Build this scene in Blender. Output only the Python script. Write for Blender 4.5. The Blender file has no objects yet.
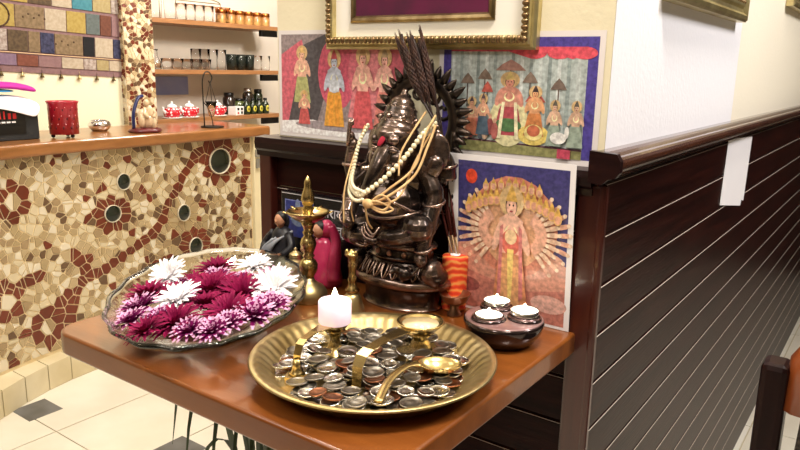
import bpy, bmesh, math, random
import numpy as np
from mathutils import Vector, Matrix, Euler
random.seed(7)
SC = bpy.context.scene
COL = SC.collection
PI = math.pi

# ------------------------------------------------------------------ camera
cam_d = bpy.data.cameras.new('camera'); cam = bpy.data.objects.new('camera', cam_d); COL.objects.link(cam)
cam_d.sensor_width = 36; cam_d.lens = 704.69 * 36 / 800; cam_d.clip_start = .02
YAW, PIT, ROLL = .620295, .219976, .020193
fw = Vector((-math.sin(YAW)*math.cos(PIT), math.cos(YAW)*math.cos(PIT), -math.sin(PIT)))
r0 = fw.cross(Vector((0, 0, 1))).normalized(); u0 = r0.cross(fw)
rt = math.cos(ROLL)*r0 + math.sin(ROLL)*u0; up = rt.cross(fw)
cam.matrix_world = Matrix(((rt.x, up.x, -fw.x, .279922), (rt.y, up.y, -fw.y, -.809513), (rt.z, up.z, -fw.z, 1.071165), (0, 0, 0, 1)))
SC.camera = cam

# ------------------------------------------------------------------ light
w = bpy.data.worlds.new('world'); SC.world = w; w.use_nodes = True
w.node_tree.nodes['Background'].inputs[0].default_value = (1.0, .93, .83, 1)
w.node_tree.nodes['Background'].inputs[1].default_value = .25
def area(name, loc, target, size, power, col):
    d = bpy.data.lights.new(name, 'AREA'); d.energy = power; d.color = col; d.shape = 'DISK'; d.size = size
    o = bpy.data.objects.new(name, d); COL.objects.link(o); o.location = loc
    o.rotation_euler = (Vector(target) - Vector(loc)).to_track_quat('-Z', 'Y').to_euler(); return o
area('ceiling_lamp_table', (.35, -.45, 2.45), (-.2, -.1, .8), .35, 28, (1, .93, .82))
area('edge_highlight_lamp', (-1.3, -1.2, 2.45), (-.5, -.2, .75), .8, 10, (1, .95, .88))  # unseen lamp, placed for the highlight along the table's front edge
area('ceiling_lamp_bar', (-1.25, .35, 2.45), (-1.6, .6, .4), .5, 20, (1, .94, .86))
area('ceiling_lamp_shelves', (-1.75, 1.5, 2.2), (-2.6, 1.4, .95), .4, 14, (1, .93, .82))
area('niche_fill_light', (-1.45, 1.45, 1.62), (-2.6, 1.4, .95), .22, 9, (1, .93, .84))  # unseen fill, added to brighten the shelf niche
area('ceiling_lamp_dining', (1.15, .7, 2.4), (0, .8, 1.2), .5, 31, (1, .97, .96))
area('front_fill_light', (-.1, -1.9, 2.45), (-.25, 0, .95), .4, 13, (1, .93, .84))  # unseen fill, added to brighten the pictures and statue front
SC.view_settings.view_transform = 'Standard'; SC.view_settings.look = 'None'
SC.view_settings.exposure = .35; SC.view_settings.gamma = 1; SC.view_settings.use_curve_mapping = False

# ------------------------------------------------------------------ helpers
def lin(c):
    if isinstance(c, str):
        c = [int(c[i:i+2], 16)/255 for i in (0, 2, 4)]
    return tuple(x/12.92 if x <= .04045 else ((x+.055)/1.055)**2.4 for x in c)
MATS = {}
def mat(name, col, rough=.5, metal=0., var=None, vscale=20., bump=0., bscale=60., coat=0., stretch=None, trans=0., ior=1.45, emit=None, estr=0., spec=.5, detail=4.):
    """principled material; var = second colour mixed in by an object-space noise"""
    if name in MATS: return MATS[name]
    m = bpy.data.materials.new(name); m.use_nodes = True; nt = m.node_tree; b = nt.nodes['Principled BSDF']
    b.inputs['Roughness'].default_value = rough; b.inputs['Metallic'].default_value = metal
    b.inputs['Coat Weight'].default_value = coat; b.inputs['Coat Roughness'].default_value = .08
    b.inputs['Transmission Weight'].default_value = trans; b.inputs['IOR'].default_value = ior
    b.inputs['Specular IOR Level'].default_value = spec
    c = lin(col); b.inputs['Base Color'].default_value = (*c, 1)
    if emit: b.inputs['Emission Color'].default_value = (*lin(emit), 1); b.inputs['Emission Strength'].default_value = estr
    if var or bump:
        tc = nt.nodes.new('ShaderNodeTexCoord'); mp = nt.nodes.new('ShaderNodeMapping')
        nt.links.new(tc.outputs['Object'], mp.inputs[0])
        if stretch: mp.inputs['Scale'].default_value = stretch
    if var:
        n = nt.nodes.new('ShaderNodeTexNoise'); n.inputs['Scale'].default_value = vscale; n.inputs['Detail'].default_value = detail
        nt.links.new(mp.outputs[0], n.inputs['Vector'])
        r = nt.nodes.new('ShaderNodeValToRGB'); r.color_ramp.elements[0].position = .35; r.color_ramp.elements[1].position = .65
        r.color_ramp.elements[0].color = (*c, 1); r.color_ramp.elements[1].color = (*lin(var), 1)
        nt.links.new(n.outputs['Fac'], r.inputs[0]); nt.links.new(r.outputs[0], b.inputs['Base Color'])
    if bump:
        n = nt.nodes.new('ShaderNodeTexNoise'); n.inputs['Scale'].default_value = bscale; n.inputs['Detail'].default_value = 3
        nt.links.new(mp.outputs[0], n.inputs['Vector'])
        bp = nt.nodes.new('ShaderNodeBump'); bp.inputs['Strength'].default_value = bump; bp.inputs['Distance'].default_value = .003
        nt.links.new(n.outputs['Fac'], bp.inputs['Height']); nt.links.new(bp.outputs[0], b.inputs['Normal'])
    MATS[name] = m; return m

class M:
    """collects shapes into one mesh"""
    def __init__(s): s.v = []; s.f = []; s.m = []; s.s = []
    def add(s, verts, faces, mi=0, smooth=True):
        k = len(s.v); s.v += [tuple(v) for v in verts]
        for f in faces: s.f.append([k+i for i in f]); s.m.append(mi); s.s.append(smooth)
        return s
    def box(s, c, size, mi=0, bevel=0., rot=None, seg=2):
        bm = bmesh.new(); bmesh.ops.create_cube(bm, size=1)
        for v in bm.verts: v.co = Vector((v.co.x*size[0], v.co.y*size[1], v.co.z*size[2]))
        if bevel: bmesh.ops.bevel(bm, geom=bm.edges[:], offset=bevel, segments=seg, profile=.5, affect='EDGES')
        R = Euler(rot).to_matrix() if rot else Matrix.Identity(3); c = Vector(c)
        bm.verts.index_update(); s.add([R @ v.co + c for v in bm.verts], [[v.index for v in f.verts] for f in bm.faces], mi, bevel > 0 and False); bm.free(); return s
    def lathe(s, prof, n=32, c=(0, 0, 0), mi=0, sx=1., sy=1., rot=None, smooth=True, wob=None):
        R = Euler(rot).to_matrix() if rot else None; vs = []; k = len(prof)
        for j in range(n):
            a = 2*PI*j/n
            for i, (r, z) in enumerate(prof):
                rr = r*(wob(a, i) if wob else 1)
                p = Vector((rr*math.cos(a)*sx, rr*math.sin(a)*sy, z)); p = R @ p if R else p
                vs.append(p + Vector(c))
        fs = []
        for j in range(n):
            j2 = (j+1) % n
            for i in range(k-1): fs.append((j*k+i, j2*k+i, j2*k+i+1, j*k+i+1))
        if prof[0][0] > 1e-6: fs.append([j*k for j in range(n)][::-1])
        if prof[-1][0] > 1e-6: fs.append([j*k+k-1 for j in range(n)])
        return s.add(vs, fs, mi, smooth)
    def ring(s, prof, n=40, c=(0, 0, 0), mi=0, sx=1., sy=1., rot=None):
        """closed profile swept around z (shell with thickness)"""
        R = Euler(rot).to_matrix() if rot else None; vs = []; k = len(prof); fs = []
        for j in range(n):
            a = 2*PI*j/n
            for (r, z) in prof:
                p = Vector((r*math.cos(a)*sx, r*math.sin(a)*sy, z)); p = R @ p if R else p; vs.append(p + Vector(c))
        for j in range(n):
            j2 = (j+1) % n
            for i in range(k): fs.append((j*k+i, j2*k+i, j2*k+(i+1) % k, j*k+(i+1) % k))
        return s.add(vs, fs, mi, True)
    def tube(s, pts, rad, n=8, mi=0, flat=1.):
        pts = [Vector(p) for p in pts]; k = len(pts)
        if not hasattr(rad, '__len__'): rad = [rad]*k
        vs = []; up_ = None
        for i, p in enumerate(pts):
            t = (pts[min(i+1, k-1)] - pts[max(i-1, 0)]).normalized()
            if up_ is None:
                up_ = Vector((0, 0, 1)) if abs(t.z) < .9 else Vector((0, 1, 0))
            x = t.cross(up_).normalized(); up_ = x.cross(t)
            for j in range(n):
                a = 2*PI*j/n; vs.append(p + rad[i]*(math.cos(a)*x + math.sin(a)*flat*up_))
        fs = [(i*n+j, i*n+(j+1) % n, (i+1)*n+(j+1) % n, (i+1)*n+j) for i in range(k-1) for j in range(n)]
        fs += [list(range(n))[::-1], [(k-1)*n+j for j in range(n)]]
        return s.add(vs, fs, mi, True)
    def ell(s, c, r, rot=None, n=14, mi=0):
        if not hasattr(r, '__len__'): r = (r, r, r)
        R = Euler(rot).to_matrix() if rot else Matrix.Identity(3); c = Vector(c); vs = []; fs = []; h = max(4, n//2+1)
        vs.append(c + R @ Vector((0, 0, -r[2])))
        for i in range(1, h):
            t = -PI/2 + PI*i/h
            for j in range(n):
                a = 2*PI*j/n; vs.append(c + R @ Vector((r[0]*math.cos(t)*math.cos(a), r[1]*math.cos(t)*math.sin(a), r[2]*math.sin(t))))
        vs.append(c + R @ Vector((0, 0, r[2]))); L = len(vs)-1
        for j in range(n):
            fs.append((0, 1+(j+1) % n, 1+j)); fs.append((L, L-n+j, L-n+(j+1) % n))
            for i in range(h-2): fs.append((1+i*n+j, 1+i*n+(j+1) % n, 1+(i+1)*n+(j+1) % n, 1+(i+1)*n+j))
        return s.add(vs, fs, mi, True)
    def prism(s, poly, fn, t0, t1, mi=0, smooth=False):
        """polygon extruded: fn(u, v, t) -> point"""
        n = len(poly); vs = [fn(u, v, t0) for u, v in poly] + [fn(u, v, t1) for u, v in poly]
        return s.add(vs, [list(range(n))[::-1], list(range(n, 2*n))] + [(i, (i+1) % n, n+(i+1) % n, n+i) for i in range(n)], mi, smooth)
    def sweep(s, prof, p0, p1, fn, mi=0, smooth=False):
        """2-D profile pushed from p0 to p1: fn(a, b, t) -> point"""
        return s.prism(prof, fn, p0, p1, mi, smooth)
    def mesh(s, name, mats):
        me = bpy.data.meshes.new(name); me.from_pydata(s.v, [], s.f)
        for m in mats: me.materials.append(m)
        me.polygons.foreach_set('material_index', s.m); me.polygons.foreach_set('use_smooth', s.s); me.update()
        bm = bmesh.new(); bm.from_mesh(me); bmesh.ops.recalc_face_normals(bm, faces=bm.faces[:]); bm.to_mesh(me); bm.free()
        return me

def link(name, me, parent=None, loc=(0, 0, 0), rot=(0, 0, 0), sc=1.):
    o = bpy.data.objects.new(name, me); COL.objects.link(o); o.location = loc; o.rotation_euler = rot
    if sc != 1.: o.scale = (sc, sc, sc)
    if parent: o.parent = parent
    return o
def obj(name, m, mats, parent=None, loc=(0, 0, 0), rot=(0, 0, 0), angle=None):
    if not isinstance(mats, (list, tuple)): mats = [mats]
    me = m.mesh(name, mats)
    if angle is not None:
        try: me.set_sharp_from_angle(angle=math.radians(angle))
        except Exception: pass
    return link(name, me, parent, loc, rot)
def tag(o, label, cat, group=None):
    o['label'] = label; o['category'] = cat
    if group: o['group'] = group
    return o
def thing(name, label, cat, loc=(0, 0, 0), rz=0., group=None):
    o = bpy.data.objects.new(name, None); COL.objects.link(o); o.location = loc; o.rotation_euler = (0, 0, rz); o.empty_display_size = .02
    return tag(o, label, cat, group)
def struct(name, m, mats, **k):
    o = obj(name, m, mats, **k); o['kind'] = 'structure'; return o
def dup(root, loc, rz=None, label=None, sc=None):
    r = root.copy(); COL.objects.link(r); r.location = loc
    if rz is not None: r.rotation_euler = (0, 0, rz)
    if sc: r.scale = (sc, sc, sc)
    if label: r['label'] = label
    for ch in list(root.children):
        c = ch.copy(); COL.objects.link(c); c.parent = r
        for g in list(ch.children):
            d = g.copy(); COL.objects.link(d); d.parent = c
    return r
def bez(p0, p1, p2, n=8):
    p0, p1, p2 = map(Vector, (p0, p1, p2)); return [(1-t)**2*p0 + 2*t*(1-t)*p1 + t*t*p2 for t in [i/n for i in range(n+1)]]
def spline(pts, n=6):
    P = [Vector(p) for p in pts]; P = [2*P[0]-P[1]] + P + [2*P[-1]-P[-2]]; out = []
    for i in range(1, len(P)-2):
        a, b, c, d = P[i-1:i+3]
        for k in range(n):
            t = k/n; out.append(.5*((2*b) + (c-a)*t + (2*a-5*b+4*c-d)*t*t + (3*b-a-3*c+d)*t**3))
    return out + [P[-2]]

# ------------------------------------------------------------------ materials
m_cream = mat('cream_wall_paint', 'e6dcc0', .7, var='dfd4b6', vscale=3, bump=.15, bscale=120)
m_white = mat('lit_white_wall_paint', 'eeecf0', .7, bump=.15, bscale=120)  # whiter than the cream face mostly for the light on this side
m_warm = mat('warm_white_wall', 'efe6d2', .7, bump=.15, bscale=120)  # a warmer tone than the nearer stretch of the right wall
m_yellow = mat('pale_yellow_wall_paint', 'e6e0c2', .7, bump=.15, bscale=120)
m_niche = mat('niche_wall_paint', 'ddd3c4', .7, var='d0c6bc', vscale=3)
m_dark = mat('dark_stained_wood', '26110f', .3, var='180a0a', vscale=6, stretch=(1, 1, 14), coat=.1, spec=.25, bump=.1, bscale=30)
m_darkh = mat('dark_stained_boards', '2c120e', .32, var='1c0b09', vscale=5, stretch=(1, 1, 16), spec=.10, bump=.12, bscale=20)
m_post = mat('reddish_stained_wood', '421a12', .28, var='371410', vscale=8, stretch=(12, 12, 1), coat=.5)
m_rail = mat('brown_varnished_rail', '4a2a1c', .22, var='3a1f15', vscale=8, stretch=(8, 1, 8), coat=.6)
m_table = mat('orange_brown_varnished_wood', '80481c', .30, var='6c3914', vscale=5, stretch=(1.2, 6, 6), coat=.5, spec=.35, bump=.05, bscale=40, detail=6)
m_bartop = mat('honey_varnished_wood', '9a6537', .28, var='85552a', vscale=6, stretch=(8, 1.5, 8), coat=.4)
m_shelf = mat('honey_shelf_wood', 'a3744c', .35, var='91643e', vscale=8, stretch=(8, 1.5, 8))
m_tile = mat('cream_floor_tile', 'e0d9ca', .3, var='d6cdbb', vscale=5, bump=.05)
m_tile2 = mat('pale_floor_tile', 'e6e0d4', .3, var='dcd4c4', vscale=4)
m_gray = mat('slate_floor_inset', '6b6a68', .4, var='55534f', vscale=12)
m_grout = mat('floor_grout', 'c2b596', .8)
m_curb = mat('beige_curb_tile', 'dccfae', .35, var='cbbb94', vscale=7)
m_mgrout = mat('mosaic_grout', 'efdcb4', .75, var='e4cda0', vscale=15)
mos = [mat('mosaic_cream', 'cdbd9c', .3), mat('mosaic_beige', 'b39d78', .3), mat('mosaic_tan', '9c8462', .3), mat('mosaic_brown', '654c36', .3), mat('mosaic_terracotta', '743420', .3, var='5f2717', vscale=9), mat('mosaic_ivory', 'd8ccb4', .3), mat('mosaic_sand', 'a8926c', .3)]
m_bronze = None
m_brass = mat('polished_brass', 'cdb57c', .27, 1., var='ac9560', vscale=18, bump=.06, bscale=60)
m_brassd = mat('aged_brass', 'cdb98c', .40, 1., var='b09a68', vscale=22, bump=.1, bscale=80)
m_gold = mat('gilt_moulding', 'a8926a', .28, .9, var='7c6546', vscale=60)
m_gold2 = mat('pale_gilt_moulding', 'd6c792', .3, .8, var='b8a470', vscale=30)
m_silver = mat('coin_silver', 'c9c6c0', .22, 1., bump=.12, bscale=400)
m_grey = mat('coin_dull_grey', '8d867c', .34, 1., bump=.12, bscale=400)
m_copper = mat('coin_copper_brown', '8a5a40', .36, 1., bump=.12, bscale=400)
m_glass = mat('clear_glass', 'ffffff', .02, trans=1., ior=1.45)
m_thin = mat('thin_clear_glass', 'ffffff', .03, trans=1., ior=1.13)
m_glassg = mat('smoked_green_glass', '47524a', .04, trans=.85, ior=1.45)
m_paper = mat('white_paper', 'f2eef0', .5)
m_black = mat('black_lacquer', '0b0a0b', .3)
m_iron = mat('black_wire', '2a2420', .45, .6)
m_wax = mat('white_wax', 'f6efe6', .5, emit='fff2dc', estr=2.2)
m_waxp = mat('glowing_candle_wax', 'ecd8e4', .5, emit='ffe0ee', estr=.35)
m_flame = mat('flame', 'fff3d0', .5, emit='ffe9b8', estr=22)
m_alu = mat('tealight_aluminium', 'd5d2d0', .25, 1.)

# bronze with copper showing where edges are rubbed
def bronze():
    m = bpy.data.materials.new('patinated_bronze'); m.use_nodes = True; nt = m.node_tree; b = nt.nodes['Principled BSDF']
    b.inputs['Metallic'].default_value = .92; b.inputs['Roughness'].default_value = .25
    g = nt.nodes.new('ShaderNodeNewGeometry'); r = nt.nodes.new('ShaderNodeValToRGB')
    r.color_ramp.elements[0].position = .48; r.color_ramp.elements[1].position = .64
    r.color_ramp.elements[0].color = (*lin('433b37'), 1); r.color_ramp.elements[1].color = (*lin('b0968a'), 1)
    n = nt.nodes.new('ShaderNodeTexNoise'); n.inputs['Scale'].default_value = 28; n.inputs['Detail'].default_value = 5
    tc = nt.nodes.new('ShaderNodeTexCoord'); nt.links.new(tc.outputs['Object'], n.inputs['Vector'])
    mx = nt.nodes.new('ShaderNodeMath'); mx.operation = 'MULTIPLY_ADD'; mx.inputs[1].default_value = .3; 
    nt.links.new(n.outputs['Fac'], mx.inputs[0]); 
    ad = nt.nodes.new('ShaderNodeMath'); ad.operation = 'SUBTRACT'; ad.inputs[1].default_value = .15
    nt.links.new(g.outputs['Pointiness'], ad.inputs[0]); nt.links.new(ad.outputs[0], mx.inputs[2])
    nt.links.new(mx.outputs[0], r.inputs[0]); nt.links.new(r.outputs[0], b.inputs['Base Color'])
    n2 = nt.nodes.new('ShaderNodeTexNoise'); n2.inputs['Scale'].default_value = 90; nt.links.new(tc.outputs['Object'], n2.inputs['Vector'])
    bp = nt.nodes.new('ShaderNodeBump'); bp.inputs['Strength'].default_value = .32; bp.inputs['Distance'].default_value = .002
    nt.links.new(n2.outputs['Fac'], bp.inputs['Height']); nt.links.new(bp.outputs[0], b.inputs['Normal'])
    return m
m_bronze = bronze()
m_bronzed = mat('blackened_bronze', '332c28', .36, .9, var='4a3f38', vscale=60, bump=.2, bscale=120)

# ================================================================== STRUCTURE
# floor: square tiles with a few slate insets
f = M(); f.box((-.2, 1, -.035), (6.4, 6.4, .06), 0)
T = .33; ins = [(-1.272, .307), (-1.815, .185), (-.95, -.35), (-.3, .63), (.45, .9)]
for i in range(-9, 9):
    for j in range(-8, 12):
        x0 = -1.31 + i*T; y0 = .15 + j*T
        f.box((x0+T/2, y0+T/2, -.003), (T-.004, T-.004, .006), 1 + ((i*7+j*3) % 3 == 0))
for x, y in ins: f.box((x, y, -.0025), (.11, .105, .0075), 3)
struct('floor', f, [m_grout, m_tile, m_tile2, m_gray])

# the partition that carries the shrine pictures, its side whitened for the light and the wall beyond
wl = M(); wl.box((-.2835, .065, 1.3), (.543, .10, 2.6), 0)
wl.add([(-.0115, .015, 0), (-.0115, .115, 0), (-.0115, .115, 2.6), (-.0115, .015, 2.6)], [(0, 1, 2, 3)], 1, False)
struct('wall_back', wl, [m_cream, m_white])
wl = M(); wl.box((-.062, .42, 1.3), (.10, .61, 2.6), 0); struct('wall_right', wl, m_white)
wl = M(); wl.box((-.063, 2.11, 1.3), (.10, 2.77, 2.6), 0); struct('wall_right_far', wl, m_warm)
wl = M(); wl.box((-2.47, -.02, 1.3), (.1, 1.95, 2.6), 0); struct('wall_left', wl, m_yellow)
wl = M(); wl.box((-2.65, 2.2, 1.3), (.1, 2.6, 2.6), 0); struct('wall_niche', wl, m_niche)

# the rest of the room: far walls, the ceiling, and unseen dark panelling added to darken reflections
for nm, c_, sz_ in [('wall_front', (.2, -3.05, 1.3), (5.6, .1, 2.6)), ('wall_side', (3.06, .2, 1.3), (.08, 6.6, 2.6)), ('wall_rear', (.2, 3.55, 1.3), (6.0, .1, 2.6)), ('wall_bar_side', (-2.65, -2.0, 1.3), (.1, 2.1, 2.6))]:
    wl = M(); wl.box(c_, sz_, 0); struct(nm, wl, mat('dim_room_wall', 'a8987f', .7))
wl = M(); wl.box((.2, -2.985, .5), (5.3, .03, 1.0), 0); struct('trim_8_added_unseen', wl, m_dark)
wl = M(); wl.box((2.985, .2, 1.0), (.03, 6.2, 2.0), 0); struct('trim_9_added_unseen', wl, m_dark)
wl = M(); wl.box((1.5, 3.485, 1.0), (2.9, .03, 2.0), 0); struct('trim_10_added_unseen', wl, m_dark)
wl = M(); wl.box((.2, .25, 2.65), (6.0, 6.8, .1), 0); struct('ceiling', wl, m_warm)

# tongue-and-groove boards, one mesh per run
SEAM, BH = .9455, .064345
def board_prof():  # (outward, height) from the bottom of a board up; rounded top lip in a narrow groove
    c = .0045; p = [(-.010, 0), (0, 0), (0, BH-c-.0012)]
    for k in range(1, 4):
        a = k/3*PI/2; p.append((-c*(1-math.cos(a)), BH-c-.0012+c*math.sin(a)))
    return p + [(-.010, BH-.0012)]
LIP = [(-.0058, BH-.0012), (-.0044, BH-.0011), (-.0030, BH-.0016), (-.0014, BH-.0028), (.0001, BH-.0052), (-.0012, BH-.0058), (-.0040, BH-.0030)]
m_lip = mat('seam_highlight_pale', 'd9cbbd', .35)  # pale colour paints the bright highlight line along each seam
b = M()
for k in range(1, 15):
    z = SEAM - k*BH
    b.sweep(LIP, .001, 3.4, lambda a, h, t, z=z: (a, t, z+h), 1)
    b.sweep(board_prof(), .001, 3.4, lambda a, h, t, z=z: (a, t, z+h))
b.box((-.008, 1.7, .47), (.006, 3.4, .94), 0)
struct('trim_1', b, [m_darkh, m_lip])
b = M()
for k in range(1, 15):
    z = SEAM - k*BH - .004
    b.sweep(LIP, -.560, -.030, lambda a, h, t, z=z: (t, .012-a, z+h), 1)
    b.sweep(board_prof(), -.560, -.030, lambda a, h, t, z=z: (t, .012-a, z+h))
b.box((-.30, .0185, .46), (.53, .006, .92), 0)
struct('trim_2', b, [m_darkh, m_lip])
b = M(); b.box((-.572, .055, .465), (.026, .115, .93), 0, .002)            # left stile and its return
struct('trim_3', b, m_post)
b = M(); b.box((-.019, .006, .47), (.034, .014, .938), 0, .003); b.box((-.004, .004, .47), (.010, .012, .938), 0, .003)
struct('trim_4', b, m_post)
b = M(); cp = [(.014, .926), (-.004, .926), (-.005, .934), (-.009, .938), (-.010, .948), (-.008, .956), (.014, .958)]
b.sweep(cp, -.588, -.016, lambda a, h, t: (t, a, h)); b.box((-.572, .07, .944), (.034, .11, .026), 0, .003)
struct('trim_5', b, m_dark)
rp = [(-.011, .9475), (.004, .9475), (.005, .953), (.010, .955)]
for k in range(9):
    a = -PI/2 + PI*k/8; rp.append((.0105 + .0100*math.cos(a), .9655 + .0105*math.sin(a)*.95))
rp += [(.006, .9785), (.002, .981), (-.011, .981)]
b = M(); b.sweep(rp, -.012, 3.4, lambda a, h, t: (a, t, h)); struct('trim_6', b, m_rail)
# dark end of the handrail over the corner post
b = M(); ep = [(-.016, .945), (.0, .943), (.008, .950), (.016, .952), (.021, .959), (.021, .972), (.016, .980), (-.016, .982)]
b.sweep(ep, -.022, -.0125, lambda a, h, t: (a, t, h)); struct('trim_7', b, m_dark)

# ================================================================== BAR COUNTER
def xc(y): return -2.0 + .09*max(0., (.42-y)/.42)**1.6                 # the front bows out to the left
def voronoi(pts, rect, gap):
    P = np.array(pts); out = []
    for i in range(len(P)):
        d = np.hypot(*(P-P[i]).T); idx = np.argsort(d)[1:30]
        poly = [(rect[0], rect[2]), (rect[1], rect[2]), (rect[1], rect[3]), (rect[0], rect[3])]
        for j in idx:
            nx, ny = P[j]-P[i]; L = math.hypot(nx, ny); nx /= L; ny /= L; lim = L/2 - gap
            q = []; n = len(poly)
            for k in range(n):
                a = poly[k]; b_ = poly[(k+1) % n]
                da = (a[0]-P[i][0])*nx + (a[1]-P[i][1])*ny - lim; db = (b_[0]-P[i][0])*nx + (b_[1]-P[i][1])*ny - lim
                if da <= 0: q.append(a)
                if (da < 0 < db) or (db < 0 < da):
                    t = da/(da-db); q.append((a[0]+(b_[0]-a[0])*t, a[1]+(b_[1]-a[1])*t))
            poly = q
            if len(poly) < 3: break
        out.append(poly if len(poly) >= 3 else None)
    return out
def seeds(rect, fixed, dmin, dmax, tries, hole=(), clear=0.):
    pts = [p[:2] for p in fixed]; col = [p[2] for p in fixed]; A = np.zeros((5000, 2)); n = len(pts)
    if n: A[:n] = pts
    for _ in range(tries):
        u = random.uniform(rect[0], rect[1]); v = random.uniform(rect[2], rect[3])
        d = random.uniform(dmin, dmax)
        if any(((u-h[0])/h[2])**2 + ((v-h[1])/h[3])**2 < 1.35 for h in hole): continue
        nf = len(fixed)
        if nf and np.hypot(A[:nf, 0]-u, A[:nf, 1]-v).min() < clear: continue
        if n and np.hypot(A[:n, 0]-u, A[:n, 1]-v).min() < d: continue
        A[n] = (u, v); n += 1; col.append(random.choices([0, 1, 2, 3, 5, 6, 4], [26, 20, 14, 12, 16, 12, 8])[0])
    return [tuple(p) for p in A[:n]], col
strokes = [[(.40, .13), (.461, .305), (.567, .347), (.766, .438), (.855, .561), (.946, .676), (1.002, .735)], [(1.235, .66), (1.21, .52), (1.144, .455)], [(.385, .27), (.482, .337), (.44, .44)],
           [(.50, .10), (.60, .22), (.74, .30), (.85, .33)], [(.12, .40), (.22, .36), (.33, .38)]]
pebbles = [(.653, .649, .025, .028, 0), (.602, .539, .030, .029, 4), (1.096, .682, .050, .049, 4), (.907, .495, .027, .031, 6), (.957, .349, .030, .034, 4)]
fixed = []
for s_ in strokes:
    for p in spline([(a, b_, 0) for a, b_ in s_], 30):
        if not fixed or min(math.hypot(p.x-q[0], p.y-q[1]) for q in fixed) > .032: fixed.append((p.x, p.y, 4))
for cu, cv, ru, rv, c_ in pebbles:
    k = 9
    for q in range(k):
        a = 2*PI*q/k + .2; fixed.append((cu + (ru*1.22+.021)*math.cos(a), cv + (rv*1.22+.021)*math.sin(a), c_))
for cu, cv, n_ in [(.251, .634, 6), (.332, .19, 6), (.2, .32, 5)]:
    fixed.append((cu, cv, 5))
    for q in range(n_):
        a = 2*PI*q/n_ + .5; fixed.append((cu + .046*math.cos(a), cv + .056*math.sin(a), 4))
rect = (.02, 1.262, .10, .768)
pts, cols = seeds(rect, fixed, .016, .043, 14000, pebbles, .031)
bar = thing('bar_counter', 'low bar counter with honey wood top and broken tile mosaic front', 'bar counter', (-2.0, .7, 0))
def bl(p): return (p[0]+2.0, p[1]-.7, p[2])
t = M(); g = M()
N = 24; ys = [.0 + 1.275*i/N for i in range(N+1)]
vs = [bl((xc(y), y, z)) for y in ys for z in (.0, .772)] + [bl((xc(y)-.09, y, z)) for y in ys for z in (.0, .772)]; o_ = 2*(N+1)
fs = [(2*i, 2*i+2, 2*i+3, 2*i+1) for i in range(N)] + [(o_+2*i, o_+2*i+2, o_+2*i+3, o_+2*i+1) for i in range(N)]
fs += [(0, 1, o_+1, o_), (2*N, 2*N+1, o_+2*N+1, o_+2*N)]
g.add(vs, fs, 0, False); obj('grout_bed', g, m_mgrout, bar)
def shards(polys, cols_, amin, gap):
    for poly, c_ in zip(polys, cols_):
        if not poly: continue
        n_ = len(poly); A_ = abs(sum(poly[i][0]*poly[(i+1) % n_][1]-poly[(i+1) % n_][0]*poly[i][1] for i in range(n_)))/2
        if A_ < amin or random.random() < .35: yield poly, c_; continue
        cx = sum(p_[0] for p_ in poly)/n_; cy = sum(p_[1] for p_ in poly)/n_; a = random.uniform(0, PI); nx, ny = math.cos(a), math.sin(a); off = random.uniform(-.006, .006)
        for sg in (1, -1):
            q = []
            for k in range(n_):
                a_, b_ = poly[k], poly[(k+1) % n_]; da = sg*((a_[0]-cx)*nx+(a_[1]-cy)*ny-off)-gap; db = sg*((b_[0]-cx)*nx+(b_[1]-cy)*ny-off)-gap
                if da >= 0: q.append(a_)
                if da*db < 0: t_ = da/(da-db); q.append((a_[0]+(b_[0]-a_[0])*t_, a_[1]+(b_[1]-a_[1])*t_))
            if len(q) >= 3: yield q, (c_ if c_ == 4 or random.random() < .5 else random.choice((0, 1, 2, 3, 5, 6)))
for poly, c_ in shards(voronoi(pts, rect, .0023), cols, .0006, .0019):
    if poly: t.prism(poly, lambda u, v, d: bl((xc(u)+d, u, v)), -.001, .0028+random.random()*.0012, c_)
obj('mosaic', t, mos, bar)
m_peb = mat('green_black_glass_pebble', '070a07', .10, var='1c261a', vscale=30, coat=.3)
for i, (cu, cv, ru, rv, c_) in enumerate(pebbles):
    p = M(); p.ell((0, 0, 0), (.010, ru, rv), n=24); q = obj('glass_pebble', p, m_peb, bar, bl((xc(cu)+.003, cu, cv)))
    p = M(); p.ring([(1.0, -.001), (1.0, .006), (1.05, .0075), (1.10, .006), (1.11, -.001)], 32, rot=(0, PI/2, 0))
    p.v = [(x, y*ru, z*rv) for x, y, z in p.v]; obj('pebble_rim', p, mos[5], q)
p = M()
tp = [(xc(y)+.042, y) for y in [-.02 + 1.37*i/28 for i in range(29)]]; poly = tp + [(-2.36, 1.35), (-2.36, -.02)]
p.prism(poly, lambda u, v, z: bl((u, v, z)), .772, .815)
ct = obj('countertop', p, m_bartop, bar); bv = ct.modifiers.new('bevel', 'BEVEL'); bv.width = .010; bv.segments = 3; bv.limit_method = 'ANGLE'
p = M(); p.box(bl((-1.998, 1.298, .386)), (.03, .055, .772), 0, .003); obj('corner_trim', p, mat('ivory_trim_paint', 'e6d9b4', .4), bar)
p = M(); p.box(bl((-1.979, 1.302, .70)), (.012, .05, .035), 0, .003); p.box(bl((-1.977, 1.29, .655)), (.010, .022, .04), 0, .003)
obj('bracket', p, mat('grey_metal', 'a8a8a4', .35, .8), bar)
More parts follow.
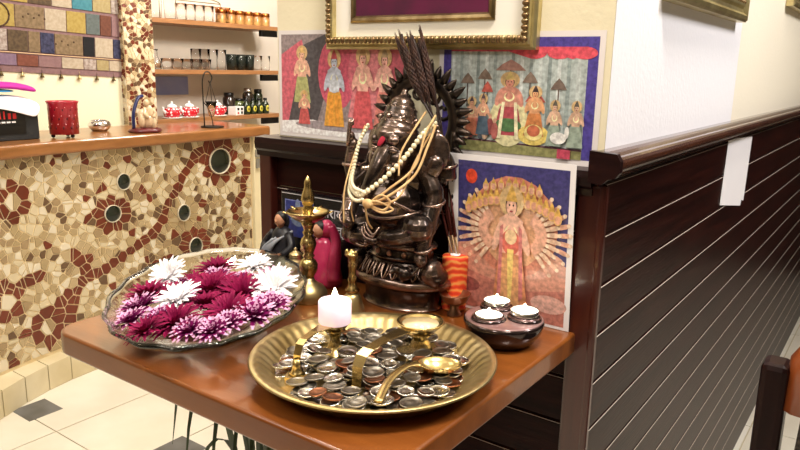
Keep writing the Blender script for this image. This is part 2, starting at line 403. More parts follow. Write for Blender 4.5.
# curb tiles along the foot of the bar
cb = M(); cpts = [(-1.80, .02), (-1.845, .10), (-1.885, .19), (-1.915, .28), (-1.935, .37), (-1.944, .46), (-1.944, .56), (-1.944, .66), (-1.944, .76), (-1.944, .86), (-1.944, .96), (-1.944, 1.06), (-1.944, 1.16), (-1.944, 1.27)]
for (x0, y0), (x1, y1) in zip(cpts, cpts[1:]):
    e = .0018; yy0, yy1 = y0+e, y1-e
    back0, back1 = xc(y0)+.001, xc(y1)+.001
    poly = [(x0, yy0), (x1, yy1), (back1, yy1), (back0, yy0)]
    cb.prism(poly, lambda u, v, z: (u, v, z), .001, .088, 0)
poly = [(x-.004, y) for x, y in cpts] + [(xc(y), y) for x, y in cpts[::-1]]
cb.prism(poly, lambda u, v, z: (u, v, z), .0, .084, 1)
struct('baseboard_left', cb, [m_curb, m_grout])

# mosaic column
col_ = thing('mosaic_column', 'tall pillar of cream and brown mosaic beside the shelves', 'column', (-2.45, 1.02, 0))
p = M(); p.box((0, 0, 1.2), (.12, .14, 2.4), 0); obj('pillar_core', p, m_mgrout, col_)
p = M()
for face in range(3):
    rc = (-.069, .069, .80, 1.5) if face == 0 else (-.058, .058, .80, 1.5)
    fx = []
    zz = .82
    while zz < 1.48:
        fx.append((.03*math.sin(zz*14), zz, 4)); zz += .03
    ps, cs = seeds(rc, fx, .011, .022, 3500); cs = [random.choice((3, 4, 4)) if c_ in (1, 2) and random.random() < .6 else c_ for c_ in cs]
    for poly, c_ in zip(voronoi(ps, rc, .0016), cs):
        if not poly: continue
        if face == 0: fn = lambda u, v, d: (.06+d, u, v)
        elif face == 1: fn = lambda u, v, d: (u, -.07-d, v)
        else: fn = lambda u, v, d: (u, .07+d, v)
        p.prism(poly, fn, -.001, .003, c_)
obj('mosaic', p, mos, col_)

# ================================================================== TABLE
tb = thing('side_table', 'orange brown varnished wooden shrine table against the dark panelling', 'table', (-.28, -.19, 0))
poly = []
for cx, cy, a0 in [(-.024-.018, -.394+.018, -90), (-.024-.004, .006, 0), (-.541+.004, .006, 90), (-.541+.030, -.394+.030, 180)]:
    r_ = .018 if a0 == -90 else (.030 if a0 == 180 else .004)
    for k in range(7): a = math.radians(a0 + 15*k); poly.append((cx+r_*math.cos(a)+.28, cy+r_*math.sin(a)+.19))
p = M(); p.prism(poly, lambda u, v, z: (u, v, z), .7215, .75)
tt = obj('tabletop', p, m_table, tb); bv = tt.modifiers.new('bevel', 'BEVEL'); bv.harden_normals = True; bv.width = .007; bv.segments = 4; bv.limit_method = 'ANGLE'
for poly_ in tt.data.polygons: poly_.use_smooth = True
p = M(); p.box((-.02, -.03, .37), (.045, .045, .70), 0, .003); obj('leg', p, m_dark, tb)
p = M(); p.box((-.02, -.03, .012), (.15, .15, .024), 0, .004); obj('foot', p, m_dark, tb)
TZ = .75

# ================================================================== STATUE
st = thing('deity_statue', 'dark bronze elephant-headed seated deity statue with spiked halo', 'statue', (-.264, -.040, TZ))
p = M()
prof = [(0, 0), (.060, 0), (.062, .003), (.058, .007), (.058, .026), (.0635, .030), (.0735, .033), (.0765, .038), (.0745, .043), (.068, .046), (.061, .046), (.057, .052), (.050, .062), (.0475, .065), (.052, .067), (.053, .070), (.0485, .0725), (.0478, .081), (.052, .0835), (.053, .087), (.050, .091), (.04, .094), (0, .096)]
p.lathe(prof, 56, sx=1, sy=.64)
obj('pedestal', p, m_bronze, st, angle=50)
p = M()
for k in range(15):                                                   # lotus petals round the pedestal
    a = -PI/2 + (k-7)*.235; dx, dy = math.cos(a), math.sin(a)*.64; nrm = Vector((math.cos(a)*.64, math.sin(a), 0)).normalized(); tg = Vector((-nrm.y, nrm.x, 0))
    base = Vector((dx*.059, dy*.059, .0))
    for lay, (wd, off) in enumerate([(.0068, 0), (.0036, .0022)]):
        for sgn in (-1, 1):
            pts_ = [base + tg*sgn*wd + nrm*(-.004+off) + Vector((0, 0, .064)), base + tg*sgn*wd + nrm*(.002+off) + Vector((0, 0, .055)), base + tg*sgn*wd*.6 + nrm*(.005+off) + Vector((0, 0, .049)), base + nrm*(.006+off) + Vector((0, 0, .0455))]
            p.tube(spline(pts_, 4), .0013, 6)
obj('lotus_band', p, m_bronze, st)
for sx_ in (-.022, .0, .022):
    p = M(); y_ = -.048*.64*math.sqrt(1-(sx_/.048)**2); p.ell((sx_, y_-.001, .077), (.004, .0028, .004)); obj('rivet', p, mat('worn_copper_stud', 'b58a76', .3, .95), st)
# one continuous body: limbs and trunk fused by a voxel remesh
B = M()
B.ell((0, .004, .118), (.056, .036, .020))                            # hips and folded legs
B.tube(spline([(.012, -.010, .118), (.040, -.036, .118), (.052, -.044, .122)]), [.019]*13, 12); B.ell((.052, -.043, .121), (.021, .019, .019))
B.tube(spline([(.052, -.046, .116), (.030, -.058, .108), (.004, -.058, .106)]), [.013, .013, .013, .012, .012, .012, .011, .011, .011, .01, .01, .009, .008], 10)
B.tube(spline([(-.012, -.010, .116), (-.042, -.034, .108), (-.054, -.040, .100)]), [.018]*13, 12); B.ell((-.053, -.040, .100), (.019, .018, .017))
B.tube(spline([(-.053, -.042, .096), (-.036, -.056, .098), (-.012, -.060, .100)]), .0115, 10)
B.ell((-.006, -.062, .100), (.012, .009, .007))
B.ell((0, -.022, .146), (.042, .038, .034)); B.ell((0, -.008, .176), (.043, .029, .030))
for s_ in (-1, 1): B.ell((s_*.040, -.006, .192), (.018, .018, .016))
B.tube([(0, -.004, .18), (0, -.014, .215)], [.026, .022], 14)
HB = len(B.v)
B.ell((0, -.028, .224), (.032, .030, .030)); B.ell((0, -.040, .236), (.026, .020, .016))
for s_ in (-1, 1):
    B.ell((s_*.0175, -.046, .206), (.0115, .012, .014)); B.ell((s_*.014, -.054, .231), (.0085, .006, .007))
    B.ell((s_*.046, -.010, .212), (.022, .0062, .030), rot=(0, s_*.25, s_*.35)); B.ell((s_*.050, -.014, .196), (.013, .006, .016), rot=(0, s_*.3, s_*.35))
    B.ell((s_*.0135, -.0560, .2195), (.0055, .004, .0036))
tr = spline([(0, -.044, .220), (0, -.058, .206), (-.001, -.067, .190), (-.004, -.071, .174), (-.012, -.071, .161), (-.024, -.068, .160), (-.029, -.066, .168)], 5)
B.tube(tr, [.0150 - .0085*i/(len(tr)-1) for i in range(len(tr))], 12)
B.v = B.v[:HB] + [(x_+.006*min(1, max(0, (z_-.165)/.04)), y_, z_) for x_, y_, z_ in B.v[HB:]]
# raised rear arms
B.tube(spline([(.040, .000, .192), (.055, .010, .182), (.061, .014, .180)]), [.014, .0135, .013, .0125, .012, .012, .012, .012, .0115, .0115, .011, .011, .011], 10)
B.tube(spline([(.061, .013, .179), (.060, .012, .200), (.053, .010, .216)]), [.012, .012, .0115, .011, .011, .0105, .010, .0095, .009, .0085, .008, .008, .008], 10)
B.ell((.051, .008, .222), (.009, .008, .009)); B.ell((.049, .004, .231), (.007, .006, .008))
B.tube(spline([(-.040, -.006, .190), (-.062, -.016, .176), (-.071, -.020, .172)]), [.014]*5+[.0125]*8, 10)
B.tube(spline([(-.071, -.021, .172), (-.074, -.024, .194), (-.068, -.026, .212)]), [.011]*6+[.009]*7, 10)
B.ell((-.067, -.027, .218), (.0085, .008, .009)); B.ell((-.069, -.030, .228), (.006, .006, .008))
# front arms
B.tube(spline([(.042, -.010, .186), (.058, -.014, .160), (.058, -.022, .138)]), [.0135]*6+[.012]*7, 10)
B.tube(spline([(.058, -.022, .140), (.060, -.034, .112), (.059, -.040, .088)]), [.0118]*6+[.009]*7, 10)
B.ell((.059, -.043, .080), (.0085, .008, .010)); B.ell((.053, -.045, .083), (.003, .004, .007))
B.tube(spline([(-.042, -.012, .184), (-.064, -.026, .158), (-.066, -.034, .136)]), [.0135]*6+[.0125]*7, 10)
B.tube(spline([(-.066, -.034, .137), (-.060, -.048, .122), (-.050, -.058, .118)]), [.0118]*6+[.0085]*7, 10)
B.ell((-.046, -.061, .118), (.009, .007, .008))
# worn lumps of the old casting at the two ends of the pedestal, and the small mouse
B.ell((.060, -.018, .058), (.016, .020, .018)); B.ell((.066, -.012, .050), (.012, .02, .014)); B.ell((-.062, -.020, .056), (.014, .018, .016))
B.ell((.035, -.045, .058), (.011, .009, .010)); B.ell((.026, -.051, .064), (.007, .006, .006)); B.ell((.022, -.056, .061), (.004, .004, .0035)); B.tube(spline([(.044, -.044, .056), (.052, -.040, .066), (.056, -.034, .074)]), .0025, 6)
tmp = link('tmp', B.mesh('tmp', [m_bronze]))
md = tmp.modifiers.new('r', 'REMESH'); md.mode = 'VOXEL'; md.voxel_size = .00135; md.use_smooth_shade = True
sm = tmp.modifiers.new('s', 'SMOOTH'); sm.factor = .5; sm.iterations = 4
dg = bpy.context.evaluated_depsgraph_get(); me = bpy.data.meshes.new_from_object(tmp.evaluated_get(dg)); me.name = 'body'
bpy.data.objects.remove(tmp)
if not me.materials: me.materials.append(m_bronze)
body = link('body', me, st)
p = M()                                                               # jewellery, garment folds and belly band in relief
for k in range(6):
    z_ = .104 + .0035*k; p.tube(spline([(-.040+.004*k, -.052-.001*k, z_), (-.030+.004*k, -.066, z_-.010+.001*k), (-.014+.003*k, -.068, z_-.012), (-.004+.002*k, -.062, z_-.003)], 5), .0019, 6)
p.tube([(.041*math.cos(a)*1.04, -.020+.037*math.sin(a)*1.04, .147-.010*abs(math.cos(a))**0*math.cos(a*2)) for a in [PI + PI*i/20 for i in range(21)]], .0024, 6)
p.tube([(.044*math.cos(a), -.018+.040*math.sin(a), .134+.004*math.cos(2*a)) for a in [PI + PI*i/20 for i in range(21)]], .003, 6)
for (c_, r_, rot) in [((.0585, -.016, .152), .0142, (.3, 0, 0)), ((.060, .012, .196), .0128, (.1, -.1, 0)), ((-.0655, -.030, .150), .0138, (.4, 0, 0)), ((-.0735, -.0235, .190), .0118, (0, 0, 0)), ((.0592, -.039, .094), .0105, (.3, 0, 0)), ((-.058, -.050, .121), .0108, (1.0, 0, .9))]:
    p.ring([(r_+.0016*math.cos(a), .0022*math.sin(a)) for a in [2*PI*i/6 for i in range(6)]], 20, c_, rot=rot)
for k in range(5): p.tube(spline([(.034+.004*k, -.060+.003*k, .106+.002*k), (.045+.003*k, -.062+.002*k, .118), (.060+.002*k, -.050+.001*k, .130-.001*k)], 4), .0012, 5)
for k in range(7): p.ell((.012+.0035*k, -.066+.0008*k, .1075+.0006*k), .0021, n=8)
obj('ornament_relief', p, m_bronze, st)
for s_ in (-1, 1):
    p = M(); p.ell((.006+s_*.0150, -.0562, .2185), (.0058, .0030, .0032), rot=(0, s_*.2, s_*.35)); p.tube(spline([(.006+s_*.0085, -.0585, .2205), (.006+s_*.0150, -.0585, .2235), (.006+s_*.0215, -.0525, .2205)], 4), .0012, 6); obj('eye', p, m_bronze, st)
p = M()                                                               # tiered crown, leaning back
LEAN = math.radians(-17)
cp_ = [(.0, -.004), (.034, -.004), (.036, .002), (.034, .007), (.0345, .010), (.031, .014), (.0325, .019), (.031, .024), (.028, .028), (.0285, .032), (.0275, .036), (.0268, .044), (.0255, .047), (.0258, .051), (.0235, .056), (.0215, .060), (.020, .063), (.0198, .067), (.0165, .073), (.0125, .078), (.0085, .081), (.0070, .085), (.0050, .089), (.0052, .093), (.003, .097), (0, .098)]
p.lathe(cp_, 40, sy=.92)
for z_, r_, n_ in [(.0205, .0318, 22), (.037, .0270, 20), (.053, .0245, 18)]:
    for k in range(n_):
        a = 2*PI*k/n_; p.ell((r_*math.cos(a), r_*.92*math.sin(a), z_), .0018, n=8)
for k in range(8):
    a = 2*PI*k/8 - PI/2; p.ell((.031*math.cos(a), .029*math.sin(a), .028), (.004, .004, .0065), n=8)
cr = obj('crown', p, m_bronze, st, (.005, -.026, .238), (LEAN, 0, 0)); cr.scale = (.84, .84, .60)
# halo
p = M(); HC = Vector((.004, .030, .252))
hr = (PI/2, 0, 0)
p.ring([(.047, -.004), (.0435, 0), (.047, .004), (.061, .004), (.0640, 0), (.061, -.004)], 60, HC, rot=hr)
p.ring([(.0585+.0018*math.cos(a), -.0045+.0018*math.sin(a)) for a in [2*PI*i/6 for i in range(6)]], 60, HC, rot=(PI/2, 0, 0))
for a in [math.radians(q) for q in (20, 60, 100, 140)]:              # scrolls inside the ring
    c_ = HC + Vector((.037*math.cos(a), 0, .037*math.sin(a)))
    p.tube([c_ + Vector(((.004+.0011*k)*math.cos(a+k*.75), 0, (.004+.0011*k)*math.sin(a+k*.75))) for k in range(10)], .0028, 6)
for s_ in (-1, 1): p.tube(spline([HC + Vector((s_*.056, 0, -.012)), HC + Vector((s_*.052, 0, -.045)), HC + Vector((s_*.030, -.004, -.075))], 5), .006, 8)
obj('halo_ring', p, m_bronzed, st)
for k in range(23):
    a = math.radians(-32 + 244*k/22); d = Vector((math.cos(a), 0, math.sin(a))); L_ = .0225 if k % 2 == 0 else .0175
    p = M(); a0 = HC + d*.0600; p.tube([a0, a0+d*L_*.35, a0+d*L_*.7, a0+d*L_], [.0066, .0054, .0036, .0006], 8); obj('halo_spike', p, m_bronzed, st)
m_tusk = mat('pale_tusk_bronze', 'd8c6b2', .25, .9)  # paler than the bronze of the body
p = M(); p.tube(spline([(-.004, -.058, .199), (-.010, -.068, .195), (-.013, -.075, .196)], 5), [.0038]*4+[.0032]*4+[.002]*3, 8); obj('tusk', p, m_tusk, st)
p = M(); p.tube(spline([(.018, -.058, .199), (.023, -.068, .196)], 5), [.0036]*5+[.0024], 8); obj('tusk', p, m_tusk, st)
p = M(); p.ell((.006, -.0602, .2305), (.0040, .0020, .0080), rot=(-.35, .45, 0)); obj('forehead_mark', p, mat('red_powder', 'a81a34', .8), st)['label'] = 'red powder mark'
p = M(); p.tube(spline([(-.0705, -.034, .216), (-.066, -.036, .244), (-.060, -.034, .252)], 4), [.003]*5+[.005]*2+[.001]*2, 7); obj('axe', p, m_bronze, st)
p = M(); p.ell((.050, .000, .240), (.007, .006, .005)); p.ell((.050, .000, .246), (.004, .004, .005)); obj('held_sweet', p, m_bronze, st)

# strands of beads and threads hung on the statue
SB = Vector((-.264, -.040, TZ))
m_pearl = mat('ivory_beads', 'f0e4c2', .3, coat=.3); m_thread = mat('tan_thread', 'c99d68', .7, var='e0bd88', vscale=60)
nk = thing('bead_necklace', 'ivory bead necklace draped in strands around the statue neck', 'necklace', SB)
def beads(path, r):
    q = M(); pts_ = spline(path, 40); last = None; n_ = 0
    for p_ in pts_:
        if last is None or (p_-last).length >= r*1.75: q.ell(p_, r, n=8); last = p_
    return q
obj('bead_strand', beads([(.050, -.006, .252), (.048, -.030, .240), (.040, -.052, .215), (.024, -.074, .188), (.006, -.088, .170), (-.012, -.086, .164)], .0036), m_pearl, nk)
obj('bead_strand', beads([(-.046, -.022, .243), (-.050, -.036, .222), (-.050, -.048, .190), (-.040, -.066, .172), (-.022, -.080, .164), (-.004, -.089, .163), (.010, -.088, .171)], .0027), m_pearl, nk)
obj('bead_strand', beads([(-.040, -.030, .246), (-.043, -.044, .222), (-.042, -.056, .190), (-.034, -.070, .176), (-.018, -.083, .170), (-.002, -.090, .169)], .0025), m_pearl, nk)
obj('bead_strand', beads([(-.050, -.050, .182), (-.040, -.068, .164), (-.024, -.082, .157), (-.008, -.090, .156), (.004, -.092, .160)], .0026), m_pearl, nk)
tg_ = thing('thread_garland', 'loose tan threads knotted below the beads on the statue chest', 'thread', SB)
for pth, r_ in [([(.052, -.008, .262), (.052, -.030, .240), (.050, -.050, .200), (.030, -.080, .172), (.016, -.092, .158)], .0016), ([(.054, -.010, .250), (.056, -.030, .225), (.052, -.052, .190), (.032, -.080, .165), (.014, -.093, .156)], .0018),
                ([(.050, -.016, .240), (.044, -.044, .200), (.044, -.066, .170), (.036, -.082, .158), (.014, -.094, .155)], .0014), ([(.014, -.094, .156), (.030, -.092, .168), (.038, -.084, .160), (.032, -.088, .149), (.018, -.094, .153), (.012, -.095, .156)], .0016),
                ([(.012, -.094, .156), (.026, -.094, .160), (.040, -.080, .150), (.030, -.090, .146), (.012, -.095, .154)], .0014), ([(.038, -.010, .266), (.036, -.040, .238), (.034, -.058, .215), (.038, -.066, .190)], .0013),
                ([(-.046, -.028, .245), (-.054, -.044, .200), (-.050, -.066, .160), (-.044, -.074, .120)], .0012), ([(.006, -.093, .156), (.002, -.082, .130), (.000, -.070, .118)], .0012), ([(-.020, -.085, .158), (-.026, -.080, .140), (-.024, -.078, .125)], .0010)]:
    q = M(); q.tube(spline(pth, 8), r_, 6); obj('thread', q, m_thread, tg_)
p = M(); p.ell((.013, -.096, .156), (.008, .005, .006)); obj('knot', p, m_thread, tg_)

# dried flower spikes standing in front of the halo
m_spike = mat('dried_dark_brown', '2e1a16', .6, var='4a2d22', vscale=120); m_stalk = mat('dark_dry_stalk', '2a1815', .5)
tips = [(-0.293, -0.024, 1.110), (-0.283, -0.030, 1.114), (-0.273, -0.026, 1.110), (-0.264, -0.032, 1.112), (-0.252, -0.028, 1.119), (-0.258, -0.020, 1.103)]
for i, tp_ in enumerate(tips):
    b0 = Vector((-.2010, -.042 + .0016*i, .972)); b1 = Vector(tp_); ax = (b1-b0)
    d_ = tag(thing('dried_flower_spike', '', '', b0), 'dark dried flower spike standing in the bunch before the halo', 'dried flower', 'dried spikes behind the statue')
    q = M(); pts_ = [ax*(k/12) + Vector((.004*math.sin(k*.5+i), 0, -.006*math.sin(PI*k/12))) for k in range(13)]
    q.tube(pts_, [.0014]*13, 6); obj('stalk', q, m_stalk, d_)
    q = M(); n_ = ax.normalized(); sx_ = n_.cross(Vector((0, 1, 0))).normalized(); sy_ = n_.cross(sx_)
    for k in range(26):
        t_ = .44 + .56*k/25; c_ = ax*t_ + Vector((0, 0, -.006*math.sin(PI*t_))); rr = .0037*(1 - .75*max(0, (t_-.7)/.3)**1.5)*min(1, (t_-.40)*6)
        for m_ in range(5):
            a = 2*PI*m_/5 + k*.7; o2 = c_ + (sx_*math.cos(a)+sy_*math.sin(a))*rr*.55
            q.tube([o2 - n_*.002, o2 + n_*.002 + (sx_*math.cos(a)+sy_*math.sin(a))*rr*.4, o2 + n_*.007 + (sx_*math.cos(a)+sy_*math.sin(a))*rr*.5], [rr*.45, rr*.42, .0002], 5)
    obj('flower_head', q, m_spike, d_)

# thread spool and incense sticks
sp = thing('thread_spool', 'orange and yellow wound thread spool between statue and picture', 'spool', (-.194, -.016, TZ)); sp.scale = (1, 1, 1.13)
p = M(); prof = [(0, .001), (.017, .001)]; nz = 34
for k in range(nz): prof += [(.0165 + .0003*(k % 2) + .001*k/nz, .003 + .062*k/nz)]
prof += [(.017, .066), (.008, .067), (0, .067)]; p.lathe(prof, 28)
mt = bpy.data.materials.new('orange_wound_thread'); mt.use_nodes = True; nt = mt.node_tree; bb = nt.nodes['Principled BSDF']; bb.inputs['Roughness'].default_value = .65
tc = nt.nodes.new('ShaderNodeTexCoord'); mp = nt.nodes.new('ShaderNodeMapping'); mp.inputs['Rotation'].default_value = (.35, .25, 0); wv = nt.nodes.new('ShaderNodeTexWave'); wv.bands_direction = 'Z'
wv.inputs['Scale'].default_value = 42; wv.inputs['Distortion'].default_value = 5; wv.inputs['Detail'].default_value = 3; rp_ = nt.nodes.new('ShaderNodeValToRGB')
rp_.color_ramp.elements[0].color = (*lin('d8381c'), 1); rp_.color_ramp.elements[1].color = (*lin('f0a052'), 1); e_ = rp_.color_ramp.elements.new(.55); e_.color = (*lin('ee5a26'), 1)
nt.links.new(tc.outputs['Object'], mp.inputs[0]); nt.links.new(mp.outputs[0], wv.inputs[0]); nt.links.new(wv.outputs['Fac'], rp_.inputs[0]); nt.links.new(rp_.outputs[0], bb.inputs['Base Color'])
obj('wound_thread', p, mt, sp)
p = M(); p.lathe([(.004, 0), (.007, 0), (.007, .068), (.004, .068)], 16); obj('core', p, m_paper, sp)
m_inc = mat('maroon_incense', '5c2420', .6); m_bam = mat('bamboo_stick', 'c9a880', .6)
for k in range(5):
    d_ = thing('incense_stick', 'thin maroon incense stick leaning in the sheaf on top of the orange spool', 'incense stick', (-.200+.0025*k, -.015+.002*(k % 2), TZ+.0762), 0, 'incense sticks in the orange spool')
    q = M(); a0 = Vector((0, 0, .001)); a1 = Vector((-.030+.0025*k, .002, .088+.006*(k % 3))); q.tube([a0, a0.lerp(a1, .25)], .0009, 6); obj('bare_end', q, m_bam, d_)
    q = M(); q.tube([a0.lerp(a1, .25), a1], .0016, 6); obj('coating', q, m_inc, d_)

# ================================================================== BRASS TRAY AND COINS
TC = Vector((-.149, -.253, TZ)); TR = .131
tr_ = tag(thing('brass_tray', '', '', TC), 'round brass tray with fluted sides holding heaped coins', 'tray')
p = M(); N = 192; prof = [(0, .0008), (.100, .0008), (.104, .002), (.118, .016), (.124, .0195), (.1295, .0205), (.131, .0220), (.1295, .0238), (.124, .0225), (.117, .0190), (.103, .0050), (.099, .0036), (0, .0036)]
flute = lambda a, i: 1 + (.007*math.cos(a*56) if i in (3, 9) else (.0035*math.cos(a*56) if i in (2, 10, 4, 8) else 0))
p.lathe(prof, 448, wob=flute); obj('tray_body', p, m_brassd, tr_)
L1 = Vector((-.210, -.245, TZ+.0036)); L2 = Vector((-.135, -.185, TZ+.0036))
F1 = Vector((-.1955, -.322, TZ+.0036)); F2 = Vector((-.131, -.305, TZ+.0036))
def disc(r, h):
    q = M(); q.lathe([(0, 0), (r*.96, 0), (r, h*.2), (r, h*.8), (r*.96, h), (r*.88, h), (r*.86, h*.88), (r*.3, h*.88), (r*.2, h*.97), (0, h*.97)], 24); return q
coin_me = {}
for nm, mm in [('s', m_silver), ('g', m_grey), ('c', m_copper)]:
    for sz in range(3):
        coin_me[nm, sz] = (disc([.0088, .0102, .0115][sz], [.0015, .0017, .0019][sz]).mesh('coin', [mm]), [.0088, .0102, .0115][sz], [.0015, .0017, .0019][sz])
placed = []
obst = [(L1, .017), (L2, .016), (F1, .012), (F2, .007)]
lab = {'s': ('bright silver coin lying in the heap on the brass tray', 'bright silver coins on the tray'), 'g': ('dull grey coin lying in the heap on the brass tray', 'dull grey coins on the tray'), 'c': ('copper brown coin lying in the heap on the brass tray', 'copper brown coins on the tray')}
att = 0
while len(placed) < 300 and att < 14000:
    att += 1
    kd = random.choices('sgc', [46, 44, 10])[0]; sz = random.randrange(3); me_, r_, h_ = coin_me[kd, sz]
    rad = .099*math.sqrt(random.random()); an = random.uniform(0, 2*PI); x_, y_ = TC.x+rad*math.cos(an), TC.y+rad*math.sin(an)
    if any(math.hypot(x_-o.x, y_-o.y) < orr + r_ for o, orr in obst): continue
    z_ = TZ+.0038; top = 0
    for (px, py, pz, pr_, ph) in placed:
        if math.hypot(px-x_, py-y_) < (pr_+r_)*.93: z_ = max(z_, pz+ph+.0001); 
    if z_ > TZ + .0190 - .007*(rad/.099)**2: continue
    placed.append((x_, y_, z_, r_, h_))
    tl = .15 if z_ > TZ+.005 else 0
    o = link('coin', me_, None, (x_, y_, z_ + (.0006 if tl else 0)), (random.uniform(-tl, tl), random.uniform(-tl, tl), random.uniform(0, 6)))
    tag(o, lab[kd][0], 'coin', lab[kd][1])

# brass aarti lamps with long handles
def aarti(name, label, base, foot, bowl_r, bowl_z, ped, taper):
    t_ = tag(thing(name, '', '', base), label, 'oil lamp')
    q = M(); q.lathe(ped, 36); obj('pedestal', q, m_brass, t_)
    q = M(); z0 = bowl_z; q.lathe([(0, z0-.012), (bowl_r*.35, z0-.012), (bowl_r*.75, z0-.007), (bowl_r*.97, z0-.001), (bowl_r*1.04, z0+.001), (bowl_r*1.02, z0+.0022), (bowl_r*.90, z0+.0008), (bowl_r*.66, z0-.0045), (bowl_r*.3, z0-.0085), (0, z0-.009)], 40)
    obj('bowl', q, m_brass, t_)
    d_ = (foot-base); d_.z = 0; L_ = d_.length; n_ = d_.normalized(); sd = Vector((-n_.y, n_.x, 0)); q = M()
    st_ = [(bowl_r*.95, z0-.001, .013), (bowl_r*1.25, z0+.001, .0085), (L_*.55, z0+.003, taper), (L_*.82, z0+.0015, taper*1.05), (L_*.92, z0-.002, taper*1.1), (L_*.975, z0-.012, taper), (L_*.99, .006, taper*.9), (L_*1.04, .0012, taper*1.25)]
    vs = []
    for (s_, z_, wd) in st_:
        for k in (-1, 1): vs += [n_*s_ + sd*k*wd + Vector((0, 0, z_)), n_*s_ + sd*k*wd*.85 + Vector((0, 0, z_)) + (Vector((0, 0, -.0022)) if z_ > .02 else n_*-.0022)]
    fs = []
    for i in range(len(st_)-1):
        a = 4*i; b_ = 4*(i+1); fs += [(a, a+2, b_+2, b_), (a+1, b_+1, b_+3, a+3), (a, b_, b_+1, a+1), (a+2, a+3, b_+3, b_+2)]
    fs += [(0, 1, 3, 2), tuple(len(vs)-4+i for i in (0, 2, 3, 1))]
    q.add(vs, fs, 0, False); h_ = obj('handle', q, m_brass, t_)
    return t_, n_, sd, L_
ped1 = [(0, 0), (.0170, 0), (.0175, .002), (.015, .004), (.009, .007), (.0065, .012), (.0055, .018), (.008, .0245), (.012, .0265), (0, .0268)]
a1, n1, sd1, LL1 = aarti('aarti_lamp', 'small brass lamp with long handle under the white candle', L1, F1, .0175, .0400, [(r_, z_*1.11) for r_, z_ in ped1], .0042)
q = M(); q.prism([(-.012, -.006), (.012, -.006), (.007, .010), (-.007, .010)], lambda u, v, z: n1*(LL1+v*.9+.002) + sd1*u + Vector((0, 0, z)), .0005, .0075); q.lathe([(.009, .0075), (.006, .010), (.0042, .016), (.004, .024)], 16, n1*LL1*.99); obj('handle_foot', q, m_brass, a1)
ped2 = [(0, 0), (.0148, 0), (.0155, .002), (.0145, .006), (.0115, .013), (.009, .018), (.0095, .022), (.016, .027), (0, .0275)]
a2, n2, sd2, LL2 = aarti('aarti_lamp', 'large brass lamp with flat handle and oil-filled bowl near tray centre', L2, F2, .0262, .0385, ped2, .0062)
q = M(); q.lathe([(0, .0375), (.0205, .0375), (.0207, .0378), (0, .0381)], 30); obj('oil', q, mat('pale_lamp_oil', 'f2ddb0', .08, coat=1.), a2)
# candle on the first lamp
cd = tag(thing('candle', '', '', L1 + Vector((0, 0, .0385))), 'lit short white candle standing on the small brass lamp', 'candle')
q = M(); q.lathe([(0, 0), (.0172, 0), (.0185, .0015), (.0185, .0245), (.0175, .026), (.015, .0245), (0, .0235)], 32); obj('wax', q, m_waxp, cd)
q = M(); q.tube([(0, 0, .023), (.0006, 0, .030)], .0007, 6); obj('wick', q, m_black, cd)
q = M(); q.lathe([(0, .0265), (.0028, .029), (.0034, .032), (.0022, .036), (0, .041)], 14); obj('flame', q, m_flame, cd)
# ladle spoon
sp_ = tag(thing('brass_spoon', '', '', (-.078, -.236, TZ+.018)), 'brass leaf-shaped spoon lying on coins at the tray front right', 'spoon')
q = M(); R1, R2 = .0215, .0165; prof = [(0, -.006), (.5, -.0045), (.85, .001), (1.0, .005), (1.02, .0062), (.96, .0062), (.8, .0022), (.45, -.003), (0, -.0044)]
q.lathe([(r_, z_) for r_, z_ in prof], 40); q.v = [(x_*R1*(1.0 if x_ < 0 else 1.12-.0*abs(y_)), y_*R2, z_) for x_, y_, z_ in q.v]
bo = obj('spoon_bowl', q, m_brass, sp_, (0, 0, .002), (0, 0, .55))
q = M(); hp = spline([(-.016, -.014, .0075), (-.020, -.030, .009), (-.018, -.060, .006), (-.006, -.094, .000)], 8); q.tube(hp, [.008, .0068, .0056, .005]+[.0046]*(len(hp)-4), 10, flat=.35); obj('handle', q, m_brass, sp_)

# ================================================================== TALL LAMP, BELL, SMALL BOWL
lp = thing('oil_lamp', 'tall turned brass oil lamp with wide dish and pointed finial', 'oil lamp', (-.372, -.114, TZ))
q = M(); q.lathe([(0, 0), (.0255, 0), (.027, .003), (.026, .012), (.021, .020), (.013, .025), (.0085, .029), (.0075, .033)], 40); obj('base', q, m_brassd, lp)
q = M(); q.lathe([(.0075, .032), (.0085, .036), (.0125, .043), (.0130, .052), (.010, .058), (.0065, .061), (.009, .064), (.0068, .067), (.0095, .074), (.0115, .081), (.0095, .088), (.006, .093), (.0082, .097), (.006, .100), (.0085, .107), (.011, .113)], 32); obj('stem', q, m_brass, lp)
q = M(); q.lathe([(0, .112), (.012, .112), (.021, .117), (.0285, .1235), (.0305, .1265), (.0295, .1275), (.027, .1255), (.02, .121), (.008, .1185), (0, .1185)], 48)
for k in range(5):
    a = 2*PI*k/5 + .5; q.tube([(.026*math.cos(a), .026*math.sin(a), .1245), (.0365*math.cos(a), .0365*math.sin(a), .1285)], [.0045, .0018], 8, flat=.4)
obj('dish', q, m_brass, lp)
q = M(); q.lathe([(.0085, .118), (.009, .122), (.0065, .126), (.0085, .130), (.006, .134), (.0078, .138), (.0096, .143), (.0085, .150), (.006, .157), (.0048, .162), (.0052, .166), (.0035, .171), (.001, .175), (0, .176)], 28); obj('finial', q, m_brass, lp)
be = thing('hand_bell', 'brass hand bell with ornate upright handle before the statue', 'bell', (-.2925, -.1145, TZ))
q = M(); q.lathe([(.0165, .0), (.0175, .001), (.0160, .006), (.0135, .014), (.0115, .022), (.008, .026), (0, .027)], 32); obj('bell_body', q, m_brassd, be)
q = M(); q.lathe([(.004, .026), (.0088, .028), (.0098, .031), (.0062, .035), (.0050, .042), (.0062, .046), (.0050, .050), (.0048, .060), (.0060, .064), (.0048, .068), (.0052, .074), (.0075, .078), (.0062, .083), (.003, .0865), (0, .087)], 24)
